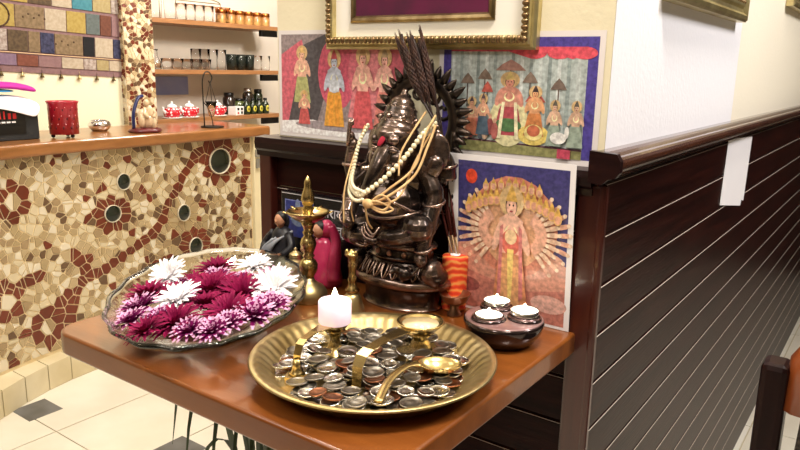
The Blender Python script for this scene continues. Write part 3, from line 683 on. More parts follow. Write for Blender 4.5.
q.ell((0, -.003, .079), (.0095, .006, .004)); q.ell((-.0075, -.002, .082), (.003, .003, .004)); q.ell((.0075, -.002, .082), (.003, .003, .004)); obj('handle', q, m_brass, be)
sb = thing('copper_bowl', 'little copper bowl with red powder behind the tealight dish', 'bowl', (-.178, -.040, TZ)); sb.scale = (.95, .95, 1.3)
q = M(); q.ring([(.0, .012), (.011, .0125), (.018, .016), (.0215, .0225), (.0225, .0235), (.0212, .0238), (.017, .0185), (.010, .015), (.0, .0145)], 36); q.lathe([(0, 0), (.010, 0), (.0105, .002), (.006, .006), (.007, .012), (0, .013)], 24)
obj('bowl_body', q, mat('dull_copper', 'a97f63', .3, .9, var='8a6a52', vscale=40), sb)
q = M(); q.ell((.002, .002, .0162), (.008, .006, .002)); obj('powder', q, mat('red_powder', 'a81a34', .8), sb)['label'] = 'red kumkum powder'

# tealight holder
pt = thing('tealight_holder', 'dark three-hole tealight dish with glossy rose top near table corner', 'candle holder', (-.0835, -.0820, TZ))
m_rose = mat('rose_glazed_top', 'a88682', .28, .4, var='8c6a68', vscale=30, coat=.3); m_ebon = mat('dark_glossy_side', '3f3230', .15, .75, coat=.5)
holes = [(-.0215, .0215), (-.0095, -.0205), (.0235, .0065)]
q = M(); q.lathe([(0, 0), (.030, 0), (.038, .005), (.0455, .016), (.0485, .026), (.0480, .0295), (.0455, .0312)], 64); obj('body', q, m_ebon, pt)
q = M(); q.lathe([(.0472, .0300), (.0455, .0316), (.040, .0325), (0, .0335)], 64); obj('top', q, m_rose, pt)
for hx, hy in holes:
    q = M(); q.ring([(.0180, .0325), (.0188, .0352), (.0202, .0352), (.0212, .0325)], 32, (hx, hy, 0)); obj('hole_rim', q, m_ebon, pt)
for (hx, hy), lb, hh in zip(holes, ['lit tealight at the back of the dark three-hole dish', 'lit tealight at the front of the dark three-hole dish, nearest the tray', 'lit tealight at the right of the dark three-hole dish, beside the multi-armed picture'], [.005, .001, .006]):
    t_ = thing('tealight', lb, 'tealight', (-.0835+hx, -.0820+hy, TZ+.0336), 0, 'tealights in the dish')
    q = M(); q.lathe([(0, 0), (.0165, 0), (.0168, .004+hh), (.0162, .0042+hh), (.0160, .003+hh), (0, .003+hh)], 32); obj('cup', q, m_alu, t_)
    q = M(); q.lathe([(.0159, .002), (.0159, .0034+hh), (.012, .0046+hh), (0, .0050+hh)], 28); obj('wax', q, m_wax, t_)
    q = M(); q.lathe([(0, .0055+hh), (.0018, .007+hh), (.0021, .0085+hh), (.0013, .0105+hh), (0, .012+hh)], 12); obj('flame', q, m_flame, t_)

# ================================================================== GLASS BOWL AND FLOWERS
bo = thing('glass_bowl', 'wide oval cut-glass bowl filled with floating chrysanthemums', 'bowl', (-.4255, -.2384, TZ), -.871)
q = M(); A_, B_ = .204, .122
wv_ = lambda a, i: 1 + (.012*math.cos(a*18) if i in (4, 5, 6, 7) else 0)
prof = [(0, .0005), (.52, .0005), (.60, .003), (.80, .014), (.965, .031), (1.0, .0365), (.985, .0395), (.955, .0345), (.78, .0185), (.58, .0075), (.5, .0055), (0, .0055)]
q.lathe(prof, 120, wob=wv_); q.v = [(x_*A_, y_*B_, z_) for x_, y_, z_ in q.v]; obj('bowl_glass', q, m_glass, bo)

def flower(seed, petals, mats_, R, tipm=0, rise=1.):
    rnd = random.Random(seed); q = M()
    for (n_, el, L_, rr) in petals:
        for k in range(n_):
            a = 2*PI*(k+.5*rnd.random())/n_ + el; e0 = el + rnd.uniform(-.12, .12); l_ = L_*rnd.uniform(.9, 1.08)*R; wd = rr*R
            d_ = Vector((math.cos(a), math.sin(a), 0)); s_ = Vector((-d_.y, d_.x, 0)); vs = []; p_ = d_*.10*R + Vector((0, 0, .05*R)); ang = e0+.35
            ws = [.35, .85, 1.05, .85, .30]
            for i in range(5):
                up_ = Vector((0, 0, 1))*math.cos(ang) - d_*math.sin(ang)
                vs += [p_ - s_*wd*ws[i] + up_*wd*.35*ws[i], p_, p_ + s_*wd*ws[i] + up_*wd*.35*ws[i]]
                p_ = p_ + (d_*math.cos(ang) + Vector((0, 0, math.sin(ang)*rise)))*l_/4; ang -= .16
            for i in range(4):
                for j in range(2): q.add([vs[3*i+j], vs[3*i+j+1], vs[3*i+j+4], vs[3*i+j+3]], [(0, 1, 2, 3)], tipm if i == 3 else 0)
    q.ell((0, 0, .02*R), (.24*R, .24*R, .10*R), n=12, mi=0)
    me_ = q.mesh('flower', mats_); return me_
m_pw = mat('white_petal', 'f4f0f2', .6); m_pr = mat('crimson_petal', '74093a', .6, spec=.15, var='8e1446', vscale=60); m_pp = mat('magenta_petal', '84125e', .6, spec=.15, var='660c48', vscale=60); m_pt = mat('pale_petal_tip', 'cf9abc', .6)
daisy = [(20, .12, .95, .10), (18, .38, .85, .095), (12, .75, .6, .085)]; mum = [(20, .05, .95, .085), (18, .32, .86, .085), (15, .62, .72, .08), (11, .95, .55, .075), (7, 1.3, .42, .07)]; button = [(16, .15, .9, .10), (14, .45, .82, .10), (12, .8, .7, .095), (8, 1.15, .55, .09), (5, 1.4, .4, .08)]
kinds = {'w': [flower(s_, daisy, [m_pw], .027) for s_ in (1, 2)], 'r': [flower(s_, mum, [m_pr], .0300) for s_ in (3, 4, 5)], 'p': [flower(s_, button, [m_pp, m_pt], .0245, 1) for s_ in (6, 7, 8)]}
W_, C_, P_ = 'white', 'crimson', 'magenta'
FL = [('w', -.508, -.246, 1.0, (0.9, .1), 'white daisy flower standing upright at the left back of the bowl'), ('w', -.410, -.305, 1.05, (.42, -.12), 'white daisy flower leaning left at the middle front of the bowl'), ('w', -.352, -.193, 1.15, (.75, .15), 'biggest white chrysanthemum lying at the right end of the bowl'), ('w', -.451, -.137, .9, (.3, .1), 'white chrysanthemum at the far back rim of the bowl'),
 ('r', -.478, -.302, 1.0, (.25, -.1), 'dark crimson chrysanthemum at the far left end of the bowl'), ('r', -.503, -.166, 1.0, (.3, 0), 'dark crimson chrysanthemum at the back edge, left of the backmost white one'), ('r', -.430, -.235, 1.2, (.45, 0), 'large bright crimson chrysanthemum at the very middle of the bowl'), ('r', -.383, -.223, 1.2, (.4, .2), 'large crimson chrysanthemum just left of the biggest white one'), ('r', -.366, -.342, .95, (.4, 0), 'dark crimson chrysanthemum in front of the left-leaning white daisy'), ('r', -.344, -.280, 1.0, (.5, .1), 'reddish crimson chrysanthemum right of the bowl middle near the front rim'), ('r', -.474, -.225, .85, (.2, 0), 'small crimson chrysanthemum behind and right of the upright white daisy'), ('r', -.395, -.275, .8, (.2, 0), 'small crimson chrysanthemum wedged right of the left-leaning white daisy'), ('r', -.464, -.278, .8, (.2, 0), 'small crimson chrysanthemum just below the upright white daisy'), ('r', -.372, -.379, .8, (.4, -.2), 'small crimson chrysanthemum at the front left rim of the bowl'),
 ('p', -.443, -.339, 1.1, (.35, -.2), 'pale-edged magenta chrysanthemum at the left end below the crimson one'), ('p', -.413, -.370, .9, (.4, -.2), 'pale-edged magenta chrysanthemum lowest at the left end of the bowl'), ('p', -.472, -.192, 1.0, (.3, 0), 'pale-edged magenta chrysanthemum behind the large middle crimson one'), ('p', -.432, -.183, 1.0, (.3, 0), 'pale-edged magenta chrysanthemum between backmost white and middle crimson blooms'), ('p', -.412, -.136, 1.0, (.3, 0), 'dark magenta chrysanthemum at the back right just behind the biggest white one'), ('p', -.428, -.283, .8, (.3, 0), 'pale-edged magenta chrysanthemum directly behind the left-leaning white daisy'), ('p', -.335, -.347, .85, (.45, 0), 'pale-edged magenta chrysanthemum leftmost of the pair at the front rim middle'), ('p', -.313, -.331, .85, (.45, .1), 'pale-edged magenta chrysanthemum rightmost of the pair at the front rim middle'), ('p', -.317, -.303, .85, (.45, .1), 'pale-edged magenta chrysanthemum in front of the reddish crimson bloom'), ('p', -.314, -.266, 1.1, (.45, .2), 'pale-edged magenta chrysanthemum at front right, left of the tray side bloom'), ('p', -.322, -.228, 1.0, (.4, .2), 'pale-edged magenta chrysanthemum right in front of the biggest white one'), ('p', -.395, -.345, .9, (.4, -.1), 'pale-edged magenta chrysanthemum between left end and dark crimson front bloom'), ('p', -.486, -.250, .8, (.2, 0), 'pale-edged magenta chrysanthemum hidden close beside the upright white daisy')]
gn = {'w': 'white flowers in the glass bowl', 'r': 'crimson flowers in the glass bowl', 'p': 'magenta flowers in the glass bowl'}
for i, (k, x_, y_, s_, (tx, ty), lb) in enumerate(FL):
    x_, y_ = -.4255 + (x_+.4255)*.95, -.2384 + (y_+.2384)*.95
    o = link('chrysanthemum', kinds[k][i % len(kinds[k])], None, (x_, y_, TZ + .027 + (.010 if k == 'w' else 0)), (tx*.75+.1*math.sin(i), ty, i*1.3), s_*1.13)
    o.rotation_mode = 'ZYX'; tag(o, lb, 'flower', gn[k])
q = M(); q.lathe([(0, .0), (.60, 0.0), (.66, .004), (.78, .0135), (.0, .0135)], 60); q.v = [(x_*A_*.93, y_*B_*.93, z_) for x_, y_, z_ in q.v]

# ================================================================== PICTURES
def mk(h, r=.35):
    f_ = lambda k: ''.join('%02x' % min(255, max(0, int(int(h[i:i+2], 16)*k + 8*(k > 1)))) for i in (0, 2, 4))
    return mat('print_'+h, f_(.90), r, coat=.4, var=f_(1.10), vscale=170, detail=6)
class Sheet:
    """flat printed picture in the plane facing -y; shapes in 0..1 coordinates, stacked by hairline steps"""
    def __init__(s, w_, h_, base): s.w, s.h, s.q, s.mats, s.k = w_, h_, M(), [], 0; s.poly([(0, 0), (1, 0), (1, 1), (0, 1)], base)
    def mi(s, c):
        m_ = c if not isinstance(c, str) else mk(c)
        if m_ not in s.mats: s.mats.append(m_)
        return s.mats.index(m_)
    def poly(s, pts_, c):
        s.k += 1; y_ = -.0004 - s.k*2e-5
        s.q.add([((u-.5)*s.w, y_, v*s.h) for u, v in pts_], [list(range(len(pts_)))], s.mi(c), False)
    def ell(s, u, v, a, b_, c, n=18, rot=0.):
        cs, sn = math.cos(rot), math.sin(rot); asp = s.h/s.w
        pp = []
        for i in range(n):
            t_ = 2*PI*i/n; X, Y = a*math.cos(t_), b_*math.sin(t_)*asp
            pp.append((u + X*cs - Y*sn, v + (X*sn + Y*cs)/asp))
        s.poly(pp, c)
    def fig(s, u, v, h_, robe, skin, crown, wide=1., legs=None):
        w_ = h_*.20*wide*s.h/s.w
        s.ell(u, v+h_*.89, w_*.62, h_*.13, 'c8a878')
        s.poly([(u-w_*.95, v), (u+w_*.95, v), (u+w_*.62, v+h_*.42), (u+w_*.45, v+h_*.5), (u-w_*.45, v+h_*.5), (u-w_*.62, v+h_*.42)], robe)
        if legs: s.poly([(u-w_*.5, v), (u-w_*.08, v), (u-w_*.05, v+h_*.42), (u-w_*.5, v+h_*.42)], legs); s.poly([(u+w_*.08, v), (u+w_*.5, v), (u+w_*.5, v+h_*.42), (u+w_*.05, v+h_*.42)], legs)
        s.poly([(u-w_*.45, v+h_*.46), (u+w_*.45, v+h_*.46), (u+w_*.62, v+h_*.74), (u+w_*.2, v+h_*.79), (u-w_*.2, v+h_*.79), (u-w_*.62, v+h_*.74)], skin)
        s.ell(u-w_*.68, v+h_*.60, w_*.2, h_*.14, skin, rot=-.3); s.ell(u+w_*.68, v+h_*.60, w_*.2, h_*.14, skin, rot=.3)
        s.ell(u-w_*.3, v+h_*.56, w_*.42, h_*.035, skin, rot=.4); s.ell(u+w_*.3, v+h_*.56, w_*.42, h_*.035, skin, rot=-.4)
        s.ell(u, v+h_*.62, w_*.34, h_*.075, 'f0e2b0'); s.ell(u, v+h_*.635, w_*.24, h_*.06, skin)
        s.ell(u, v+h_*.855, w_*.30, h_*.085, '3a2620'); s.ell(u, v+h_*.845, w_*.26, h_*.075, skin)
        s.poly([(u-w_*.3, v+h_*.89), (u+w_*.3, v+h_*.89), (u+w_*.2, v+h_*.95), (u, v+h_*1.03), (u-w_*.2, v+h_*.95)], crown)
        for e_ in (-1, 1): s.ell(u+e_*w_*.1, v+h_*.86, w_*.045, h_*.009, '3a2620', n=8)
        s.ell(u, v+h_*.81, w_*.09, h_*.008, 'a03a3a', n=8)
    def put(s, name, parent, loc=(0, 0, 0)): return obj(name, s.q, s.mats, parent, loc)
def backing(w_, h_, t_=.0006, col='f2eef0', pad=0.):
    q_ = M(); q_.box((0, .0, h_/2), (w_+2*pad, t_, h_+2*pad), 0); return q_

# picture one: four standing figures, laminated, left
w1, h1 = .222, .152
p1 = thing('devotional_poster', 'laminated picture of four crowned figures on pink ground, left of statue', 'picture', (-.435, .0140, .966))
obj('plastic_sleeve', backing(w1, h1, pad=.006), mat('laminate_film', 'e6dedd', .15, coat=1.), p1)
s_ = Sheet(w1, h1, '8d7f80')
s_.poly([(0, .1), (.10, .1), (.26, .6), (.2, .95), (0, .8)], 'c4606e'); s_.poly([(.04, 0), (.22, .9), (.42, 1), (.5, .75), (.36, .2), (.3, 0)], '4f4a4e')
s_.ell(.52, .62, .17, .36, 'c2566c'); s_.ell(.78, .62, .16, .36, 'c96a78'); s_.poly([(.62, .2), (1, .2), (1, 1), (.75, 1)], 'cc7a80'); s_.ell(.98, .5, .12, .4, 'b85a68')
s_.poly([(0, 0), (1, 0), (1, .13), (.55, .10), (.3, .15), (0, .12)], 'efe6e8'); s_.ell(.55, .1, .42, .05, '9a8f94')
s_.fig(.20, .32, .56, 'a8a870', 'd9a890', 'd8b070', 1.1); s_.fig(.22, .10, .34, 'c05858', 'd8a088', 'c09a60', 1.3)
s_.fig(.50, .10, .74, 'd79a40', 'b7bccb', 'b04a50', .95, 'd8923a'); s_.ell(.50, .50, .05, .07, 'c9ced8'); s_.fig(.75, .10, .78, 'c4555a', 'dfa898', 'b08a60', .9); s_.fig(.93, .12, .74, 'cf7f76', 'dea79a', 'a89070', .9)
s_.put('print', p1)
# picture two: seated court under parasols with curtains, right
w2, h2 = .214, .146
p2 = thing('devotional_poster', 'purple-bordered picture of parasols, curtains and garlanded figures, right of halo', 'picture', (-.134, .0140, .965))
obj('plastic_sleeve', backing(w2, h2, pad=.007), mat('laminate_film', 'e6dedd', .15, coat=1.), p2)
s_ = Sheet(w2, h2, '4a3f8c'); s_.poly([(.055, .0), (.94, .0), (.94, .92), (.055, .92)], 'a9b2b0')
for k in range(15):
    u = .06 + .0585*k; s_.poly([(u, .15), (u+.028, .15), (u+.024, .92), (u+.004, .92)], ['c6cccb', '8d9896', 'b8bfbd', '7f8a89'][k % 4])
s_.poly([(.055, .92), (.94, .92), (.94, .86), (.85, .82), (.72, .88), (.6, .82), (.45, .88), (.055, .88)], 'c8475a')
for k in range(3): s_.ell(.62+.15*k, .87, .075, .05, 'd2505f')
s_.poly([(.055, 0), (.94, 0), (.94, .07), (.055, .10)], '8c8a5a'); s_.poly([(.055, .10), (.94, .07), (.94, .085), (.055, .115)], '5a3a44')
for u, v, a, c in [(.18, .60, .05, '7c6a5e'), (.30, .64, .05, '7c6a5e'), (.47, .72, .10, '9a7268'), (.60, .62, .05, '7c6a5e'), (.78, .57, .05, '6f5f56'), (.64, .46, .065, 'b7594e'), (.32, .53, .04, 'b7594e')]:
    s_.poly([(u-a, v), (u+a, v), (u+a*.6, v+.05), (u, v+.095), (u-a*.6, v+.05)], c); s_.poly([(u-.004, v-.2), (u+.004, v-.2), (u+.004, v), (u-.004, v)], '5a4a42')
s_.ell(.47, .28, .13, .22, 'cfc79a'); s_.fig(.47, .16, .54, 'a84a52', 'c98a78', 'c9b070', 1.4); s_.ell(.47, .25, .09, .06, '4f7048'); s_.ell(.64, .18, .10, .09, 'd7bf6a'); s_.fig(.64, .17, .42, 'c07a4a', 'd29a70', '4a3a38', 1.2); s_.ell(.64, .20, .06, .07, 'e0cf8a'); s_.ell(.64, .215, .042, .05, 'b8654a')
s_.poly([(.40, .13), (.425, .13), (.445, .45), (.425, .45)], 'e3d9b4'); s_.poly([(.52, .13), (.545, .13), (.525, .45), (.505, .45)], 'e3d9b4')
for k in range(9): s_.ell(.12+.033*k, .20+.03*math.sin(k*2), .024, .075, ['a8605a', '4f5660', 'c0a08a', '8a4a4a'][k % 4]); s_.ell(.12+.033*k, .29+.03*math.sin(k*2), .012, .022, 'c99a82')
s_.fig(.22, .14, .34, 'b06a52', 'c9967c', '5a4a50', 1.1); s_.fig(.30, .15, .36, '4a5a6a', 'c9967c', '5a4a50', 1.)
for u in (.77, .90): s_.fig(u, .10, .38, '8f9c8e', 'caa58c', '5a544c', 1.)
s_.ell(.80, .17, .05, .05, 'e2dfdb'); s_.ell(.85, .22, .014, .05, 'e2dfdb')
s_.poly([(.055, .02), (.12, .02), (.12, .12), (.055, .12)], 'b8465a'); s_.poly([(.12, .02), (.16, .02), (.16, .11), (.12, .11)], '5f8a5a'); s_.poly([(.80, .0), (.88, .0), (.88, .075), (.80, .08)], 'b8465a')
s_.put('print', p2)
# picture three: many-armed figure in a punched sleeve
w3, h3 = .177, .213
p3 = thing('devotional_poster', 'picture of a many-armed radiant figure in a punched sleeve, standing on table', 'picture', (-.1205, -.0035, .7505)); p3.rotation_euler = (.065, 0, 0)
q = M(); q.box((0, 0, h3/2), (w3, .0008, h3), 0)
for k in range(7): q.ell((-w3/2+.0055, -.0004, h3*.93 - .0105*(k + (k > 2)*1.2)), (.0018, .0004, .0032), n=10, mi=1)
obj('plastic_sleeve', q, [m_paper, m_black], p3)
s_ = Sheet(w3*.875, h3*.945, '3e3a72')
s_.poly([(0, 0), (1, 0), (1, .40), (.75, .48), (.5, .36), (.25, .48), (0, .44)], 'c98f7c'); s_.poly([(0, 0), (1, 0), (1, .24), (.6, .18), (0, .28)], 'b9776a'); s_.ell(.1, .16, .12, .05, '8c4f4c'); s_.ell(.86, .13, .16, .06, 'd6a89c')
s_.ell(.52, .60, .40, .33, 'c9806a'); s_.ell(.52, .60, .30, .27, 'dba882'); s_.ell(.13, .90, .055, .048, 'd8482e')
for r_, c_ in ((.36, 'd9a48c'), (.27, 'e8bfa4'), (.18, 'dda890')):
    for k in range(10):
        for sg in (-1, 1):
            a = -.95 + 1.9*k/9; u = .52 + sg*(.10+r_*math.cos(a)); v = .57 + (r_*.72)*math.sin(a); s_.ell(u, v, .072, .016, c_, rot=sg*a, n=10); s_.ell(u+sg*.05*math.cos(a), v+.04*math.sin(a), .018, .014, 'f0cdb4', n=8)
for k in range(7):
    for sg in (-1, 1):
        u = .52 + sg*(.09+.052*k); v = .775 - .006*k*k*.35; s_.ell(u, v, .036, .042, 'dcae6c'); s_.ell(u, v-.008, .024, .026, 'd69a80'); s_.poly([(u-.026, v+.02), (u+.026, v+.02), (u+.012, v+.06), (u, v+.075), (u-.012, v+.06)], 'd2a552')
for k in range(4):
    for sg in (-1, 1): u = .52 + sg*(.03+.07*k); v = .875-.008*k; s_.ell(u, v, .028, .032, 'd9b27a'); s_.ell(u, v-.006, .018, .02, 'cf9a86'); s_.poly([(u-.02, v+.015), (u+.02, v+.015), (u, v+.055)], 'caa050')
s_.fig(.52, .06, .80, 'd08a62', 'e0b09a', 'd0a552', .85, 'd8a070'); s_.ell(.52, .505, .085, .085, 'd06a5c'); s_.ell(.52, .54, .055, .05, 'ecc49a')
for sg in (-1, 1): s_.poly([(.52+sg*.07, .62), (.52+sg*.10, .60), (.52+sg*.12, .14), (.52+sg*.085, .12)], 'c87a78')
s_.poly([(.49, .46), (.55, .46), (.535, .10), (.505, .10)], 'e8c878')
s_.put('print', p3, (.004, -.0001, .004))

# big picture above: gilt frame, cream mat, inner gilt frame, maroon print
pf = thing('framed_picture', 'large gilt framed maroon picture with wide cream mat above statue', 'picture frame', (-.2735, .0148, 1.0955))
def frame_ring(W, H, t_, prof):
    """moulding: prof = (inward, outward-from-wall) points, mitred round a W x H rectangle"""
    q_ = M(); k_ = len(prof); vs = []
    for (sx_, sz_) in ((-1, 0), (1, 0), (1, 1), (-1, 1)):
        for (i_, d_) in prof:
            vs.append((sx_*(W/2-i_), -d_, i_ if sz_ == 0 else H-i_))
    fs = [(c_*k_+j, ((c_+1) % 4)*k_+j, ((c_+1) % 4)*k_+(j+1) % k_, c_*k_+(j+1) % k_) for c_ in range(4) for j in range(k_)]
    q_.add(vs, fs, 0, False); return q_
WF, HF = .340, .30
q = frame_ring(WF, HF, 0, [(0, 0), (0, .010), (.003, .013), (.006, .013), (.007, .018), (.010, .0205), (.0145, .0205), (.017, .016), (.018, .009), (.018, 0)])
obj('gilt_frame', q, m_gold2, pf)
q = M()
for k in range(46):
    u = -WF/2+.012+k*(WF-.024)/45
    for z_ in (.0122, HF-.0122): q.ell((u, -.020, z_), (.0036, .0028, .0052), n=8, mi=k % 2)
for k in range(40):
    z_ = .012+k*(HF-.024)/39
    for u in (-WF/2+.0122, WF/2-.0122): q.ell((u, -.020, z_), (.0052, .0028, .0036), n=8, mi=k % 2)
obj('beaded_ornament', q, [mat('dark_antique_gilt', '84694a', .35, .9), m_gold], pf)
q = M(); q.box((0, -.005, HF/2), (WF-.03, .006, HF-.03), 0); obj('mat_board', q, mat('cream_mat_board', 'ebe6dc', .8), pf)
q = frame_ring(.234, .21, 0, [(0, .005), (0, .010), (.003, .0135), (.007, .0125), (.010, .009), (.010, .005)])
obj('inner_frame', q, m_gold, pf, (-.006, 0, .0365))
q = M(); q.box((-.006, -.0085, .0365+.105), (.216, .002, .192), 0); obj('print', q, mat('maroon_print', '5c1038', .5, var='47102e', vscale=25), pf)
# gilt frames on the right wall
def wallframe(label, y0, y1, z0, z1):
    t_ = thing('framed_picture', label, 'picture frame', (-.0115, (y0+y1)/2, z0), PI/2)
    W, H = y1-y0, z1-z0
    q_ = frame_ring(W, H, 0, [(0, 0), (0, .016), (.004, .020), (.010, .021), (.016, .014), (.022, .013), (.027, .017), (.032, .017), (.035, .008), (.035, 0)]); obj('gilt_frame', q_, m_gold2, t_)
    q_ = M()
    for k in range(int(W/.016)): q_.ell((-W/2+.03+k*(W-.06)/max(1, int(W/.016)-1), -.0165, .0335), (.004, .003, .003), n=8); 
    obj('beading', q_, mat('dark_antique_gilt', '84694a', .35, .9), t_)
    q_ = M(); q_.box((0, -.005, H/2), (W-.05, .004, H-.05), 0); obj('print', q_, mat('pale_print', 'efe8d8', .6, var='e2d6bc', vscale=20), t_)
wallframe('gilt framed pale picture high on white wall above the paper note', .185, .665, 1.165, 1.56)
wallframe('gilt picture frame cut off by the top right corner of the photo', 1.215, 1.60, 1.238, 1.60)
# paper note on the boards
q = M(); q.add([(.0018, .657, .950), (.0018, .905, .938), (.0018, .893, .797), (.0018, .868, .802), (.0018, .862, .790), (.0018, .648, .822), (.0010, .657, .950), (.0010, .905, .938), (.0010, .893, .797), (.0010, .868, .802), (.0010, .862, .790), (.0010, .648, .822)], [(0, 1, 2, 3, 4, 5), (11, 10, 9, 8, 7, 6)] + [(i, (i+1) % 6, 6+(i+1) % 6, 6+i) for i in range(6)], 0, False)
tag(obj('paper_note', q, m_paper), 'white torn paper note stuck on the dark boards under the handrail', 'paper')

# dark book with border line, blue picture and script, standing behind the lamp
bk = thing('scripture_book', 'black book with blue picture and white script standing behind the brass lamp', 'book', (-.440, -.012, TZ))
q = M(); q.box((0, .010, .0625), (.176, .016, .124), 0, .0015); obj('cover', q, mat('black_glossy_cover', '0c0a10', .25, coat=.5), bk)
q = M(); q.box((0, .0016, .1215), (.172, .0006, .0012), 0); obj('border_line', q, mat('silver_line', 'b9b4b6', .4), bk)
s_ = Sheet(.062, .06, '232d72'); s_.ell(.45, .55, .26, .26, '5c6a86'); s_.ell(.45, .82, .09, .22, '6f7c96'); s_.poly([(.18, .45), (.72, .45), (.6, .68), (.45, .9), (.3, .68)], '76839a'); s_.ell(.82, .45, .14, .22, 'b07f5a'); s_.ell(.82, .66, .07, .14, '8a8aa0'); s_.poly([(0, .97), (1, .97), (1, 1), (0, 1)], '6f78b0'); s_.poly([(0, 0), (.03, 0), (.03, 1), (0, 1)], '6f78b0')
s_.put('cover_picture', bk, (-.048, .0018, .052))
def text(body_, size, loc, rot, parent, m_, name='lettering', depth=.0003):
    cu = bpy.data.curves.new('text', 'FONT'); cu.body = body_; cu.size = size; cu.extrude = depth; to = bpy.data.objects.new('text', cu); COL.objects.link(to)
    d_ = bpy.context.evaluated_depsgraph_get(); me_ = bpy.data.meshes.new_from_object(to.evaluated_get(d_)); bpy.data.objects.remove(to); me_.materials.clear(); me_.materials.append(m_)
    return link(name, me_, parent, loc, rot)
m_txt = mat('white_ink', 'cfcace', .5)
text('नारायण', .021, (-.002, .0014, .093), (PI/2, 0, 0), bk, m_txt); text('व्रत', .020, (.030, .0014, .068), (PI/2, 0, 0), bk, m_txt)

# ------------------------------------------------------------------ figurines behind the lamp
m_skin = mat('painted_skin', 'b98565', .5); m_hair = mat('black_hair', '15100f', .5)
f1 = thing('figurine', 'small dark robed figurine with grey striped shawl left of brass lamp', 'figurine', (-.496, -.040, TZ)); f1.scale = (.9, .9, .95)
q = M(); q.lathe([(0, 0), (.032, 0), (.034, .006), (.030, .030), (.023, .052), (.021, .066), (.014, .075), (.007, .079), (0, .080)], 28, sy=.75); q.tube(spline([(.017, -.004, .068), (.032, -.012, .050), (.022, -.024, .036)], 4), .007, 8); q.tube(spline([(-.017, -.004, .068), (-.033, -.010, .048), (-.024, -.024, .034)], 4), .007, 8)
obj('robe', q, mat('black_robe', '141218', .45), f1)
q = M()
for k in range(7): q.tube(spline([(.020-.004*k, .004-.004*k, .072-.002*k), (.006-.005*k, -.020-.001*k, .058-.003*k), (-.012-.002*k, -.022, .036-.003*k)], 5), .0024, 6)
obj('shawl', q, mat('grey_striped_cloth', '8d9096', .5), f1)
q = M(); q.ell((0, -.006, .090), (.0095, .0095, .0115)); q.ell((0, -.0155, .089), (.002, .002, .003)); q.tube([(0, -.003, .076), (0, -.004, .084)], .005, 8); obj('head', q, m_skin, f1)
for c_ in ((-.022, -.026, .034), (.020, -.026, .036)): q = M(); q.ell(c_, .005); obj('hand', q, m_skin, f1)
q = M(); q.ell((0, -.002, .094), (.0112, .0105, .0105)); q.ell((0, .006, .086), (.010, .006, .013)); obj('hair', q, m_hair, f1)
f2 = thing('figurine', 'small kneeling figurine in glossy pink sari right of brass lamp', 'figurine', (-.406, -.046, TZ))
q = M(); q.lathe([(0, 0), (.030, 0), (.032, .008), (.028, .030), (.020, .050), (.016, .064), (.010, .072), (0, .074)], 28, sy=.8); q.tube(spline([(.010, .004, .090), (.020, .006, .070), (.026, -.004, .040), (.030, -.010, .012)], 5), [.008]*8+[.010]*8, 8)
q.ell((.004, .004, .085), (.013, .011, .014)); obj('sari', q, mat('pink_sari', 'a81f4c', .28, var='c23a64', vscale=40, coat=.4), f2)
q = M(); q.ell((-.003, -.007, .083), (.0088, .0088, .0108)); q.ell((-.004, -.0158, .082), (.0018, .002, .0028)); obj('head', q, m_skin, f2)
q = M(); q.tube(spline([(-.010, -.006, .062), (-.020, -.016, .052), (-.014, -.026, .056)], 4), .005, 8); q.ell((-.013, -.028, .057), .005); obj('arm', q, m_skin, f2)
q = M(); q.ell((-.002, -.003, .088), (.0098, .009, .009)); obj('hair', q, m_hair, f2)
bp_ = thing('brass_pot', 'small lidded brass pot just behind the glass bowl', 'pot', (-.453, -.056, TZ)); bp_.scale = (.8, .8, .85)
q = M(); q.lathe([(0, 0), (.012, 0), (.013, .003), (.008, .008), (.016, .018), (.019, .028), (.016, .037), (.0105, .042), (.013, .045)], 28); obj('pot_body', q, m_brassd, bp_)
q = M(); q.lathe([(.013, .045), (.012, .048), (.006, .052), (.003, .054), (.004, .057), (0, .060)], 24); obj('lid', q, m_brassd, bp_)

# ================================================================== SHELVES AND GLASSWARE
SZ = [1.239, 1.022, .806]
for z_, lb in zip(SZ, ['top honey wood wall shelf with tumblers and copper lidded jars', 'middle honey wood wall shelf with cups and tall glasses', 'lowest honey wood wall shelf with polka dot teapots']):
    t_ = thing('wall_shelf', lb, 'shelf', (-2.5, 1.47, z_), 0, 'wall shelves behind the bar')
    q = M(); q.box((0, 0, .010), (.20, .75, .020), 0, .002); obj('board', q, m_shelf, t_)
    q = M(); q.box((.085, .315, -.016), (.02, .11, .030), 0, .002); obj('bracket', q, m_black, t_)['label'] = 'dark end bracket'
    q = M(); q.box((.06, -.365, -.014), (.03, .016, .028), 0, .002); obj('bracket', q, m_black, t_)
def glass_me(r0, r1, h, t_=.0022, foot=.004):
    q_ = M(); q_.lathe([(0, 0), (r0, 0), (r0+(r1-r0)*.5, h*.5), (r1, h), (r1-t_, h), (r0+(r1-r0)*.5-t_, h*.5), (r0-t_, foot), (0, foot)], 20); return q_
tall = glass_me(.024, .030, .13).mesh('drinking_glass', [m_thin]); tumb = glass_me(.021, .025, .072).mesh('drinking_glass', [m_thin])
smok = glass_me(.022, .027, .075).mesh('drinking_glass', [m_glassg]); tall2 = glass_me(.020, .025, .095).mesh('drinking_glass', [m_thin])
cup = glass_me(.020, .029, .048).mesh('glass_cup', [m_thin])
ordn = ['first', 'second', 'third', 'fourth', 'fifth', 'sixth', 'seventh', 'eighth', 'ninth']
z0 = SZ[0]+.0202
for i, y_ in enumerate((1.150, 1.225)): tag(link('drinking_glass', tall, None, (-2.445, y_, z0)), ['tall clear glass at the left end of the top shelf beside the column', 'second tall clear glass on the top shelf, right of its twin'][i], 'glass', 'tall glasses on the top shelf')
